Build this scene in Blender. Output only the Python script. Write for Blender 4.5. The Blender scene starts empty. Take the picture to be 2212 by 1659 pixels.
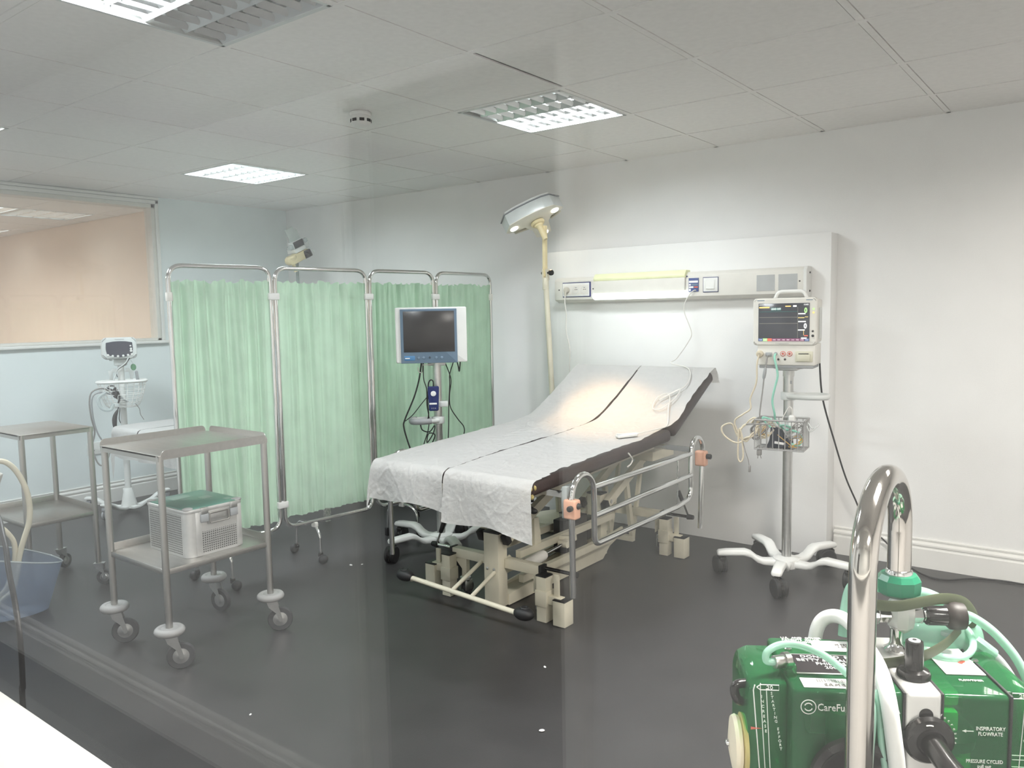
import bpy, bmesh, math, random
from mathutils import Vector, Matrix, noise
rnd = random.Random(11)
COL = bpy.context.scene.collection
PI = math.pi
WM = {}          # world matrices of the empties, kept by name
def V(*a): return Vector(a)

# ---------------------------------------------------------------- materials
def mat(name, color, rough=0.5, metal=0.0, var=0.06, scale=18.0, bump=0.0, bscale=None, stretch=None,
        emit=None, estr=0.0, coat=0.0, trans=0.0, alpha=1.0, ior=1.45, spec=0.5, sub=0.0):
    m = bpy.data.materials.new(name); m.use_nodes = True
    nt = m.node_tree; N = nt.nodes; L = nt.links
    b = N['Principled BSDF']
    tc = N.new('ShaderNodeTexCoord'); mp = N.new('ShaderNodeMapping'); no = N.new('ShaderNodeTexNoise')
    no.inputs['Scale'].default_value = scale; no.inputs['Detail'].default_value = 5
    L.new(tc.outputs['Object'], mp.inputs['Vector']); L.new(mp.outputs['Vector'], no.inputs['Vector'])
    if stretch: mp.inputs['Scale'].default_value = stretch
    rp = N.new('ShaderNodeValToRGB')
    c = color
    rp.color_ramp.elements[0].position = 0.3; rp.color_ramp.elements[1].position = 0.7
    rp.color_ramp.elements[0].color = (c[0]*(1-var), c[1]*(1-var), c[2]*(1-var), 1)
    rp.color_ramp.elements[1].color = (min(1, c[0]*(1+var)), min(1, c[1]*(1+var)), min(1, c[2]*(1+var)), 1)
    L.new(no.outputs['Fac'], rp.inputs['Fac']); L.new(rp.outputs['Color'], b.inputs['Base Color'])
    b.inputs['Roughness'].default_value = rough; b.inputs['Metallic'].default_value = metal
    b.inputs['Coat Weight'].default_value = coat; b.inputs['Transmission Weight'].default_value = trans
    b.inputs['Alpha'].default_value = alpha; b.inputs['IOR'].default_value = ior
    b.inputs['Specular IOR Level'].default_value = spec
    if sub: b.inputs['Subsurface Weight'].default_value = sub
    if emit:
        b.inputs['Emission Color'].default_value = (*emit, 1); b.inputs['Emission Strength'].default_value = estr
    if bump:
        n2 = N.new('ShaderNodeTexNoise'); n2.inputs['Scale'].default_value = bscale or scale*4; n2.inputs['Detail'].default_value = 6
        L.new(mp.outputs['Vector'], n2.inputs['Vector'])
        bp = N.new('ShaderNodeBump'); bp.inputs['Strength'].default_value = bump; bp.inputs['Distance'].default_value = 0.01
        L.new(n2.outputs['Fac'], bp.inputs['Height']); L.new(bp.outputs['Normal'], b.inputs['Normal'])
    return m

def tinted(name, color, see, rough=0.08, spec=0.5, through=None):
    """see-through plastic: transparent tint mixed with a glossy coloured body"""
    m = mat(name, color, rough, var=0.05, spec=spec)
    nt = m.node_tree; N = nt.nodes; L = nt.links
    t = N.new('ShaderNodeBsdfTransparent'); t.inputs['Color'].default_value = (*through, 1) if through else (*[min(1, c*0.6+0.35) if max(color) > .5 else c**0.5 for c in color], 1)
    mx = N.new('ShaderNodeMixShader'); mx.inputs['Fac'].default_value = see
    L.new(N['Principled BSDF'].outputs[0], mx.inputs[1]); L.new(t.outputs[0], mx.inputs[2])
    L.new(mx.outputs[0], N['Material Output'].inputs['Surface'])
    return m

def glass_mat(name, gain=1.0):
    m = bpy.data.materials.new(name); m.use_nodes = True
    nt = m.node_tree; N = nt.nodes; L = nt.links
    N.remove(N['Principled BSDF'])
    t = N.new('ShaderNodeBsdfTransparent'); t.inputs['Color'].default_value = (.985, .995, .99, 1)
    g = N.new('ShaderNodeBsdfGlossy'); g.inputs['Roughness'].default_value = 0.0
    ge = N.new('ShaderNodeNewGeometry'); dt = N.new('ShaderNodeVectorMath'); dt.operation = 'DOT_PRODUCT'
    L.new(ge.outputs['Incoming'], dt.inputs[0]); L.new(ge.outputs['Normal'], dt.inputs[1])
    def mth(op, a, b=None):                       # reflectance of one face of the pane by angle (same from both sides)
        q = N.new('ShaderNodeMath'); q.operation = op
        for k, x in enumerate((a, b)):
            if x is None: continue
            if isinstance(x, (int, float)): q.inputs[k].default_value = x
            else: L.new(x, q.inputs[k])
        return q.outputs[0]
    r = mth('POWER', mth('SUBTRACT', 1.0, mth('ABSOLUTE', dt.outputs['Value'])), 5.0)
    r = mth('MULTIPLY', mth('ADD', mth('MULTIPLY', r, .96), .042), gain)
    mx = N.new('ShaderNodeMixShader')
    L.new(r, mx.inputs[0]); L.new(t.outputs[0], mx.inputs[1]); L.new(g.outputs[0], mx.inputs[2])
    L.new(mx.outputs[0], N['Material Output'].inputs['Surface'])
    return m

M = {}
def defmats():
    M['wall'] = mat('painted_wall', (.83,.825,.815), .55, var=.015, scale=6, bump=.05, bscale=160)
    M['wall_cool_lit'] = mat('painted_wall_cool_light', (.77,.825,.83), .55, var=.015, scale=6, bump=.05, bscale=160)  # white wall paint with the cool lamp light put into its colour
    M['wall_beige'] = mat('painted_wall_beige', (.72,.62,.53), .6, var=.02, scale=5, bump=.1, bscale=160)
    M['trim'] = mat('gloss_trim_paint', (.80,.79,.76), .25, var=.02, scale=8)
    M['ceiling'] = mat('ceiling_tile', (.84,.82,.80), .8, var=.03, scale=40, bump=.08, bscale=300)
    M['floor'] = mat('vinyl_floor', (.040,.038,.039), .38, var=.12, scale=5, bump=.04, bscale=220, spec=.4)
    M['steel'] = mat('brushed_steel', (.50,.485,.46), .34, 1.0, var=.1, scale=30, stretch=(1,1,.06))
    M['steelplate'] = mat('brushed_steel_sheet', (.47,.455,.43), .36, 1.0, var=.06, scale=60, stretch=(.08,1,1))
    M['chrome'] = mat('chrome', (.72,.72,.71), .10, 1.0, var=.02)
    M['alu'] = mat('anodised_aluminium', (.62,.62,.61), .36, 1.0, var=.05, scale=60)
    M['lightalu'] = mat('satin_aluminium', (.70,.695,.68), .45, .75, var=.05, scale=40)
    M['cream'] = mat('cream_powder_coat', (.66,.62,.50), .4, var=.06, scale=14)
    M['creamlamp'] = mat('cream_lamp_plastic', (.74,.64,.40), .4, var=.05)
    M['white'] = mat('white_plastic', (.76,.76,.74), .38, var=.03)
    M['offwhite'] = mat('offwhite_plastic', (.72,.70,.65), .42, var=.03)
    M['greywhite'] = mat('grey_white_plastic', (.62,.64,.63), .42, var=.03)
    M['grey'] = mat('grey_plastic', (.30,.31,.32), .45, var=.05)
    M['midgrey'] = mat('mid_grey_rubber', (.31,.305,.30), .55, var=.05)
    M['black'] = mat('black_rubber', (.013,.013,.014), .5, var=.15)
    M['tyre'] = mat('dark_grey_tyre', (.05,.05,.053), .6, var=.1)
    M['blackgloss'] = mat('black_gloss_plastic', (.012,.011,.011), .18, var=.1)
    M['screen'] = mat('dark_screen_glass', (.05,.047,.047), .22, var=.03)
    M['slate'] = mat('slate_blue_plastic', (.13,.19,.26), .45, var=.03)
    M['navy'] = mat('navy_blue_plastic', (.012,.022,.12), .3, var=.08)
    M['blue'] = mat('label_blue', (.03,.06,.22), .4, var=.05)
    M['paper'] = mat('white_label_paper', (.82,.81,.80), .6, var=.02)
    M['vinyl'] = mat('dark_brown_vinyl', (.045,.030,.028), .4, var=.15, scale=12, bump=.15, bscale=200)
    M['foam'] = mat('torn_yellow_foam', (.62,.52,.22), .9, var=.4, scale=60, bump=.6, bscale=120)
    M['sheet'] = mat('white_disposable_sheet', (.84,.83,.815), .75, var=.02, scale=30, bump=.55, bscale=26)
    M['cloth'] = mat('mint_green_curtain', (.64,.80,.66), .8, var=.05, scale=9, bump=.12, bscale=500, sub=0.0)
    M['pink'] = mat('salmon_clamp_plastic', (.72,.40,.28), .4, var=.04)
    M['red'] = mat('red_plastic', (.55,.10,.06), .35, var=.06)
    M['green'] = mat('dark_green_plastic', (.01,.17,.09), .3, var=.08)
    M['mint'] = mat('mint_rubber_tube', (.26,.58,.46), .35, var=.05)
    M['beigecord'] = mat('beige_cable', (.62,.55,.42), .5, var=.05)
    M['greycord'] = mat('grey_cable', (.25,.24,.23), .5, var=.05)
    M['whitecord'] = mat('white_cable', (.72,.70,.66), .5, var=.04)
    M['olive'] = mat('olive_rubber_strap', (.07,.085,.045), .5, var=.1)
    M['creamhose'] = mat('cream_hose', (.70,.64,.50), .45, var=.04)
    M['gap'] = mat('dark_void', (.012,.012,.013), .9, var=.1)
    M['doorway'] = mat('dark_doorway', (.030,.026,.024), .5, var=.15, scale=6, stretch=(1,1,.1))  # darkness of the open doorway put into the colour
    M['corridor'] = mat('corridor_wall_paint', (.80,.80,.79), .6, var=.02, scale=6)
    M['led'] = mat('lamp_led', (1,.95,.85), .4, emit=(1,.93,.80), estr=22)
    M['tube'] = mat('lit_fluorescent_tube', (.9,.95,1), .4, emit=(.90,.97,1), estr=9)
    M['tubeoff'] = mat('unlit_fluorescent_tube', (.35,.35,.34), .35, var=.05)
    M['louvre'] = mat('bright_louvre_metal', (.80,.82,.82), .22, .55, var=.03)
    M['bedlamp'] = mat('lit_lamp_diffuser', (.9,.95,.95), .5, emit=(.90,1,.97), estr=5.5)
    M['yellowed'] = mat('yellowed_lamp_diffuser', (.74,.76,.48), .4, var=.05, emit=(.85,.9,.5), estr=.12)
    M['clear'] = tinted('clear_plastic', (.75,.8,.8), .62)
    M['cleargreen'] = tinted('clear_green_tubing', (.50,.80,.66), .42)
    M['tub'] = tinted('translucent_blue_plastic', (.42,.50,.62), .60, rough=.3)
    M['greenbody'] = tinted('clear_green_casing', (.022,.17,.060), .58, rough=.06, through=(.20,.72,.34))
    M['hook'] = mat('polished_steel_tube', (.60,.565,.53), .09, 1.0, var=.02)
    M['glass'] = glass_mat('window_glass', 1.0)

# ---------------------------------------------------------------- mesh builder
class B:
    def __init__(s): s.bm = bmesh.new()
    def _merge(s, t, mtx=None):
        if mtx is not None: bmesh.ops.transform(t, matrix=mtx, verts=t.verts)
        me = bpy.data.meshes.new('tmp'); t.to_mesh(me); t.free(); s.bm.from_mesh(me); bpy.data.meshes.remove(me); return s
    def box(s, c, size, rot=None, bev=0.0, seg=2):
        t = bmesh.new(); bmesh.ops.create_cube(t, size=1.0)
        bmesh.ops.scale(t, vec=Vector(size), verts=t.verts)
        if bev: bmesh.ops.bevel(t, geom=t.edges[:], offset=min(bev, min(size)*.49), segments=seg, profile=.5, affect='EDGES')
        m = Matrix.Translation(Vector(c))
        if rot is not None: m = m @ rot
        return s._merge(t, m)
    def bb(s, x0, x1, y0, y1, z0, z1, bev=0.0, seg=2):
        return s.box(((x0+x1)/2, (y0+y1)/2, (z0+z1)/2), (abs(x1-x0), abs(y1-y0), abs(z1-z0)), None, bev, seg)
    def bar(s, a, b, w, h, up=(0,0,1), bev=0.0):
        """rectangular bar from a to b, w across, h along 'up'"""
        a = Vector(a); b = Vector(b); d = b-a; x = d.normalized(); u = Vector(up); y = u.cross(x)
        if y.length < 1e-5: y = Vector((1,0,0)).cross(x)
        y.normalize(); z = x.cross(y)
        r = Matrix((x, y, z)).transposed().to_4x4()
        return s.box((a+b)/2, (d.length, w, h), r, bev)
    def cyl(s, a, b, r, r2=None, n=20, bev=0.0):
        a = Vector(a); b = Vector(b); d = b-a
        t = bmesh.new(); bmesh.ops.create_cone(t, cap_ends=True, segments=n, radius1=r, radius2=r if r2 is None else r2, depth=d.length)
        if bev: bmesh.ops.bevel(t, geom=[e for e in t.edges if abs(e.verts[0].co.z-e.verts[1].co.z) < 1e-6], offset=bev, segments=2, profile=.5, affect='EDGES')
        q = Vector((0,0,1)).rotation_difference(d.normalized()).to_matrix().to_4x4()
        return s._merge(t, Matrix.Translation((a+b)/2) @ q)
    def ball(s, c, r, sc=(1,1,1), n=16, rot=None):
        t = bmesh.new(); bmesh.ops.create_uvsphere(t, u_segments=n, v_segments=max(6, n//2+2), radius=r)
        m = Matrix.Translation(Vector(c))
        if rot is not None: m = m @ rot
        return s._merge(t, m @ Matrix.Diagonal((*sc, 1)))
    def torus(s, c, R, r, axis=(0,0,1), n=28, k=12, sc=1.0):
        t = bmesh.new(); rings = []
        for i in range(n):
            a = 2*PI*i/n; ring = []
            for j in range(k):
                b = 2*PI*j/k; q = R+r*math.cos(b)
                ring.append(t.verts.new((q*math.cos(a), q*math.sin(a), r*sc*math.sin(b))))
            rings.append(ring)
        for i in range(n):
            for j in range(k):
                t.faces.new((rings[i][j], rings[(i+1) % n][j], rings[(i+1) % n][(j+1) % k], rings[i][(j+1) % k]))
        q = Vector((0,0,1)).rotation_difference(Vector(axis).normalized()).to_matrix().to_4x4()
        return s._merge(t, Matrix.Translation(Vector(c)) @ q)
    def tube(s, pts, r, n=10, sub=6, closed=False, smooth=True, flat=None, cap=True):
        """round tube (or flat strap: flat=(w,t)) along points, Catmull-Rom smoothed"""
        P = [Vector(p) for p in pts]
        if smooth and len(P) > 2:
            Q = []; m = len(P); rng = range(m if closed else m-1)
            for i in rng:
                p0 = P[(i-1) % m] if closed else P[max(i-1, 0)]; p1 = P[i]; p2 = P[(i+1) % m]; p3 = P[(i+2) % m] if closed else P[min(i+2, m-1)]
                for k in range(sub):
                    t = k/sub
                    Q.append(.5*((2*p1)+(-p0+p2)*t+(2*p0-5*p1+4*p2-p3)*t*t+(-p0+3*p1-3*p2+p3)*t*t*t))
            if not closed: Q.append(P[-1])
            P = Q
        m = len(P); t = bmesh.new(); rings = []
        tan = lambda i: ((P[(i+1) % m]-P[i-1]) if closed else (P[min(i+1, m-1)]-P[max(i-1, 0)])).normalized()
        d = tan(0); u = d.cross(Vector((0,0,1)))
        if u.length < .05: u = d.cross(Vector((1,0,0)))
        u.normalize()
        for i in range(m):
            d = tan(i); u = (u-d*u.dot(d))
            if u.length < 1e-6: u = d.orthogonal()
            u.normalize(); w = d.cross(u); ring = []
            rr = r(i/(m-1)) if callable(r) else r
            for j in range(n):
                a = 2*PI*j/n
                if flat: o = u*(flat[0]/2*math.cos(a))+w*(flat[1]/2*math.sin(a))
                else: o = (u*math.cos(a)+w*math.sin(a))*rr
                ring.append(t.verts.new(P[i]+o))
            rings.append(ring)
        for i in range(m if closed else m-1):
            for j in range(n):
                t.faces.new((rings[i][j], rings[i][(j+1) % n], rings[(i+1) % m][(j+1) % n], rings[(i+1) % m][j]))
        if cap and not closed:
            t.faces.new(rings[0][::-1]); t.faces.new(rings[-1])
        return s._merge(t)
    def lathe(s, prof, c=(0,0,0), axis=(0,0,1), n=32):
        t = bmesh.new(); rings = []
        for r, z in prof:
            rings.append([t.verts.new((max(r, 1e-5)*math.cos(2*PI*i/n), max(r, 1e-5)*math.sin(2*PI*i/n), z)) for i in range(n)])
        for a, b in zip(rings, rings[1:]):
            for i in range(n): t.faces.new((a[i], a[(i+1) % n], b[(i+1) % n], b[i]))
        t.faces.new(rings[0][::-1]); t.faces.new(rings[-1])
        q = Vector((0,0,1)).rotation_difference(Vector(axis).normalized()).to_matrix().to_4x4()
        return s._merge(t, Matrix.Translation(Vector(c)) @ q)
    def prism(s, pts, o, ex, ey, ez, depth, bev=0.0):
        """polygon pts (x,y) in frame o,ex,ey, extruded by depth along ez"""
        o = Vector(o); ex = Vector(ex); ey = Vector(ey); ez = Vector(ez); t = bmesh.new()
        a = [t.verts.new(o+ex*p[0]+ey*p[1]) for p in pts]; b = [t.verts.new(o+ex*p[0]+ey*p[1]+ez*depth) for p in pts]
        n = len(pts)
        t.faces.new(a[::-1]); t.faces.new(b)
        for i in range(n): t.faces.new((a[i], a[(i+1) % n], b[(i+1) % n], b[i]))
        bmesh.ops.recalc_face_normals(t, faces=t.faces[:])
        if bev: bmesh.ops.bevel(t, geom=t.edges[:], offset=bev, segments=2, profile=.5, affect='EDGES')
        return s._merge(t)
    def grid(s, f, nu, nv, thick=0.0):
        t = bmesh.new(); G = [[t.verts.new(f(i/nu, j/nv)) for i in range(nu+1)] for j in range(nv+1)]
        for j in range(nv):
            for i in range(nu): t.faces.new((G[j][i], G[j][i+1], G[j+1][i+1], G[j+1][i]))
        if thick: bmesh.ops.solidify(t, geom=t.faces[:], thickness=thick)
        return s._merge(t)

def smooth_arc(c, r, a0, a1, ex, ey, n=8):
    c = Vector(c); ex = Vector(ex); ey = Vector(ey)
    return [c+ex*(r*math.cos(a0+(a1-a0)*i/n))+ey*(r*math.sin(a0+(a1-a0)*i/n)) for i in range(n+1)]

def fillet(pts, r, n=6):
    """polyline with rounded corners"""
    P = [Vector(p) for p in pts]; out = [P[0]]
    for a, b, c in zip(P, P[1:], P[2:]):
        u = (a-b); v = (c-b); k = min(r, u.length*.49, v.length*.49); p = b+u.normalized()*k; q = b+v.normalized()*k
        for i in range(n+1):
            t = i/n; out.append(p*(1-t)**2+b*2*t*(1-t)+q*t*t)
    out.append(P[-1]); return out

# ---------------------------------------------------------------- objects
def props(o, label=None, cat=None, group=None, kind=None):
    for k, v in (('label', label), ('category', cat), ('group', group), ('kind', kind)):
        if v: o[k] = v
    return o
def thing(name, label, cat, loc, rotz=0.0, group=None):
    o = bpy.data.objects.new(name, None); o.empty_display_size = .05; COL.objects.link(o)
    o.location = loc; o.rotation_euler = (0, 0, rotz)
    WM[o.name] = Matrix.Translation(Vector(loc)) @ Matrix.Rotation(rotz, 4, 'Z')
    return props(o, label, cat, group)
def mesh(name, b, material, parent=None, label=None, angle=38, local=False):
    me = bpy.data.meshes.new(name)
    bm = b.bm
    if parent is not None and not local:
        bmesh.ops.transform(bm, matrix=WM[parent.name].inverted(), verts=bm.verts)
    bmesh.ops.recalc_face_normals(bm, faces=bm.faces[:])
    bm.to_mesh(me); bm.free()
    for p in me.polygons: p.use_smooth = True
    me.set_sharp_from_angle(angle=math.radians(angle))
    ms = material if isinstance(material, (list, tuple)) else [material]
    for m in ms: me.materials.append(M[m] if isinstance(m, str) else m)
    o = bpy.data.objects.new(name, me); COL.objects.link(o)
    if parent is not None:
        o.parent = parent; WM[o.name] = WM[parent.name]
    else: WM[o.name] = Matrix.Identity(4)
    if label: o['label'] = label
    return o
def single(name, b, material, label, cat, group=None, angle=38, origin=None):
    if origin is not None:
        bmesh.ops.translate(b.bm, vec=-Vector(origin), verts=b.bm.verts)
    o = mesh(name, b, material, None, None, angle)
    if origin is not None: o.location = origin
    return props(o, label, cat, group)
def structure(name, b, material, parent=None, angle=38):
    o = mesh(name, b, material, parent, None, angle)
    if parent is None: o['kind'] = 'structure'
    return o
def copy_tree(o, parent=None):
    c = o.copy(); COL.objects.link(c)
    if parent is not None: c.parent = parent
    WM[c.name] = WM.get(o.name, Matrix.Identity(4))
    for ch in list(o.children): copy_tree(ch, c)
    return c
def text(name, body, size, pos, ex, ey, material, parent, align='CENTER', off=.0006, sx=1.0, bold=0.0, local=False):
    cu = bpy.data.curves.new('txt', 'FONT'); cu.body = body; cu.size = 1.0; cu.align_x = align; cu.align_y = 'CENTER'
    cu.extrude = .004; cu.resolution_u = 2; cu.offset = bold
    ob = bpy.data.objects.new('txt', cu); COL.objects.link(ob)
    dg = bpy.context.evaluated_depsgraph_get(); me = bpy.data.meshes.new_from_object(ob.evaluated_get(dg))
    bpy.data.objects.remove(ob); bpy.data.curves.remove(cu)
    ex = Vector(ex).normalized(); ey = Vector(ey).normalized(); n = ex.cross(ey)
    m = Matrix((ex*size*sx, ey*size, n*.1)).transposed().to_4x4(); m.translation = Vector(pos)+n*off
    if parent is not None and not local: m = WM[parent.name].inverted() @ m
    me.transform(m); me.materials.clear(); me.materials.append(M[material])
    o = bpy.data.objects.new(name, me); COL.objects.link(o)
    if parent is not None: o.parent = parent; WM[o.name] = WM[parent.name]
    return o
defmats()
PW = 125.0; CW = 31.0; SPW = 55.0; EXPO = -0.32
# ================================================================ room
X0, X1, Y0, Y1, H = -4.06, 3.6, -2.70, 1.63, 2.30
FX, FX1, FY, FY1 = -9.3, 4.6, -4.1, 2.0
b = B().bb(FX, FX1, FY, FY1, -.10, 0)
structure('floor', b, 'floor')
CELLS_OFF = {(-1,-3), (-1,0), (-5,0), (-5,-3), (3,0), (3,-3)}      # cells that hold a light
b = B()
def span(k, lo, hi, step=.6): return max(k*step, lo), min((k+1)*step, hi)
for i in range(-7, 6):
    xa, xb = span(i, X0, X1)
    for j in range(-5, 3):
        ya, yb = span(j, Y0, Y1)
        if xb-xa < .04 or yb-ya < .04 or (i, j) in CELLS_OFF: continue
        g = .0155
        ga = .026 if (i, j) == (0, -1) else g
        b.bb(xa+ga, xb-g, ya+g, yb-g, 2.3015, 2.312)
for i in range(-6, 6): b.bb(i*.6-.012, i*.6+.012, Y0, Y1, 2.300, 2.306)
for j in range(-4, 3): b.bb(X0, X1, j*.6-.012, j*.6+.012, 2.2996, 2.3056)
for (xa, xb, ya, yb) in ((X0, X0+.02, Y0, Y1), (X1-.02, X1, Y0, Y1), (X0, X1, Y1-.02, Y1), (X0, X1, Y0, Y0+.02)): b.bb(xa, xb, ya, yb, 2.300, 2.306)
b.bb(X0-.1, X1+.1, Y0-.02, Y1+.1, 2.42, 2.5)
structure('ceiling', b, 'ceiling')
b = B().bb(X0-.12, X1+.12, Y1, Y1+.12, 0, 2.45); structure('wall_back', b, 'wall')
b = B().bb(X1, X1+.12, Y0, Y1, 0, 2.45); structure('wall_right', b, 'wall')
# left wall with the window opening
WY0, WY1, WZ0, WZ1 = -2.30, .405, 1.195, 2.245
b = B()
b.bb(X0-.12, X0, Y0-.1, WY0, 0, 2.45); b.bb(X0-.12, X0, WY1, Y1, 0, 2.45)
b.bb(X0-.12, X0, WY0, WY1, 0, WZ0); b.bb(X0-.12, X0, WY0, WY1, WZ1, 2.45)
structure('wall_left', b, 'wall_cool_lit')
# front wall with the observation window
GY = -2.75; GX0, GX1, GZ0, GZ1 = .30, 3.10, 1.016, 2.14
b = B()
b.bb(X0-.12, GX0, -2.80, Y0, 0, 2.45); b.bb(GX1, FX1, -2.80, Y0, 0, 2.45)
b.bb(GX0, GX1, -2.80, Y0, 0, GZ0-.02); b.bb(GX0, GX1, -2.80, Y0, GZ1, 2.45)
structure('wall_front', b, 'wall')
def skirting(pts, name, material='trim'):
    """profile swept along a polyline on the floor; room lies to the left of the direction of travel"""
    prof = [(0,0), (.018,0), (.018,.098), (.015,.103), (.013,.104), (.013,.110), (.017,.116), (.017,.124), (.012,.131), (.006,.134), (.006,.140), (.010,.144), (.010,.150), (0,.152)]
    b = B()
    for a, c in zip(pts, pts[1:]):
        a = Vector((*a, 0)); c = Vector((*c, 0)); d = (c-a); n = Vector((-d.y, d.x, 0)).normalized()
        b.prism(prof, a, n, (0,0,1), d.normalized(), d.length)
    structure(name, b, material, angle=30)
skirting([(X1, Y1), (.697, Y1)], 'baseboard_back')
skirting([(-1.147, Y1), (X0+.018, Y1)], 'baseboard_corner')
skirting([(X0, Y1-.018), (X0, Y0)], 'baseboard_left')
skirting([(X1, Y0), (X1, Y1-.018)], 'baseboard_right')
skirting([(X0+.018, Y0), (X1-.018, Y0)], 'baseboard_front')
# window to the next room: frame, projecting sill, pane
w = bpy.data.objects.new('window_1', None); COL.objects.link(w); w['kind'] = 'structure'; w.location = (X0, -.9, 1.2); WM[w.name] = Matrix.Translation(w.location)
b = B()
b.bb(X0-.10, X0+.004, WY1-.030, WY1, WZ0, WZ1, .003); b.bb(X0-.10, X0+.004, WY0, WY0+.03, WZ0, WZ1, .003)
b.bb(X0-.10, X0+.004, WY0, WY1, WZ1-.03, WZ1, .003); b.bb(X0-.10, X0+.004, WY0, WY1, WZ0, WZ0+.02, .003)
mesh('window_frame', b, 'offwhite', w)
b = B()
for y in (WY1+.014, ): b.bb(X0, X0+.014, y-.014, y+.014, WZ0, WZ1+.028, .004)
b.bb(X0, X0+.014, WY0, WY1+.028, WZ1, WZ1+.028, .004); b.bb(X0, X0+.02, WY0, WY1+.03, WZ1+.03, H-.004, .003)
mesh('window_architrave', b, 'trim', w)
b = B().bb(X0-.02, X0+.032, WY0-.05, WY1+.05, WZ0-.024, WZ0, .007, 3); mesh('window_sill', b, 'trim', w)
b = B().bb(X0-.062, X0-.056, WY0+.02, WY1-.02, WZ0+.015, WZ1-.02); mesh('window_pane', b, 'glass', w)
# the next room seen through it
NY = .80
b = B().bb(-9.3, X0-.12, NY, NY+.1, 0, 2.5); structure('wall_beyond', b, 'wall_beige')
b = B().bb(-9.4, -9.3, -3.2, NY+.1, 0, 2.5); structure('wall_far', b, 'wall_beige')
b = B().bb(-9.3, X0-.12, -3.3, -3.2, 0, 2.5); structure('wall_near', b, 'wall_beige')
b = B()
NC = {(-10,0), (-13,0), (-10,-1), (-12,-4)}
for i in range(-16, -7):
    for j in range(-6, 2):
        xa, xb = span(i, -9.3, X0-.12); ya, yb = span(j, -3.2, NY)
        if (i, j) in NC or yb-ya < .04 or xb-xa < .04: continue
        b.bb(xa+.0145, xb-.0145, ya+.0145, yb-.0145, 2.3015, 2.312)
for i in range(-15, -6): b.bb(i*.6-.012, i*.6+.012, -3.2, NY, 2.300, 2.306)
for j in range(-5, 2): b.bb(-9.3, X0-.12, j*.6-.012, j*.6+.012, 2.2996, 2.3056)
b.bb(-9.3, X0-.12, -3.2, NY, 2.42, 2.5)
structure('ceiling_beyond', b, 'ceiling')
# observation window the room is seen through
w = bpy.data.objects.new('window_2', None); COL.objects.link(w); w['kind'] = 'structure'; w.location = (1.7, GY, 1.0); WM[w.name] = Matrix.Translation(w.location)
b = B().bb(GX0+.02, GX1-.02, GY-.003, GY+.003, GZ0+.0, GZ1-.02); mesh('window_pane', b, 'glass', w)
b = B()
for x in (GX0, GX1-.04): b.bb(x, x+.04, GY-.035, GY+.035, GZ0, GZ1, .004)
b.bb(GX0, GX1, GY-.035, GY+.035, GZ1-.04, GZ1, .004); b.bb(GX0, GX1, GY-.02, GY+.02, GZ0-.02, GZ0+.01, .004)
mesh('window_frame', b, 'trim', w)
b = B().bb(GX0-.06, GX1+.06, -2.72, -2.60, GZ0-.032, GZ0, .013, 4); mesh('window_sill', b, 'white', w)
# corridor behind the observation window
CY = -3.91; CH = 2.205; DX0, DX1, DZ = .475, 1.065, 1.86
b = B(); b.bb(-4.3, DX0, CY-.12, CY, 0, 2.4); b.bb(DX1, FX1, CY-.12, CY, 0, 2.4); b.bb(DX0, DX1, CY-.12, CY, DZ, 2.4)
structure('wall_corridor', b, 'corridor')
b = B().bb(-4.3, FX1, CY-.12, -2.80, CH, CH+.1); structure('ceiling_corridor', b, 'ceiling')
b = B().bb(-4.3, -4.2, CY, -2.80, 0, CH); structure('wall_corridor_west', b, 'corridor')
b = B().bb(FX1-.1, FX1, CY, -2.80, 0, CH); structure('wall_corridor_east', b, 'corridor')
skirting([(-4.2, CY), (DX0-.06, CY)], 'baseboard_corridor'); skirting([(DX1+.06, CY), (FX1-.1, CY)], 'baseboard_corridor_east')
d = bpy.data.objects.new('doorway_1', None); COL.objects.link(d); d['kind'] = 'structure'; d.location = (.77, CY, 0); WM[d.name] = Matrix.Translation(d.location)
b = B().bb(DX0+.01, DX1-.01, CY-.09, CY-.05, .006, DZ-.01, .002); mesh('doorway_dark_panel', b, 'doorway', d)  # dark panel stands in for the unlit space of an open doorway
b = B()
for xa, xb in ((DX0-.06, DX0), (DX1, DX1+.06)):
    b.bb(xa, xb, CY, CY+.014, 0, DZ+.06, .004); b.bb(xa+.012, xb-.012, CY+.01, CY+.022, 0, DZ+.05, .003)
b.bb(DX0, DX1, CY, CY+.014, DZ, DZ+.06, .004)
mesh('door_architrave', b, 'trim', d)
b = B().cyl((.55, CY-.05, 1.0), (.55, CY-.01, 1.0), .01).tube([(.55, CY-.012, 1.0), (.60, CY-.012, 1.0), (.66, CY-.014, 1.0)], .008); mesh('door_handle', b, 'chrome', d)

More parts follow.
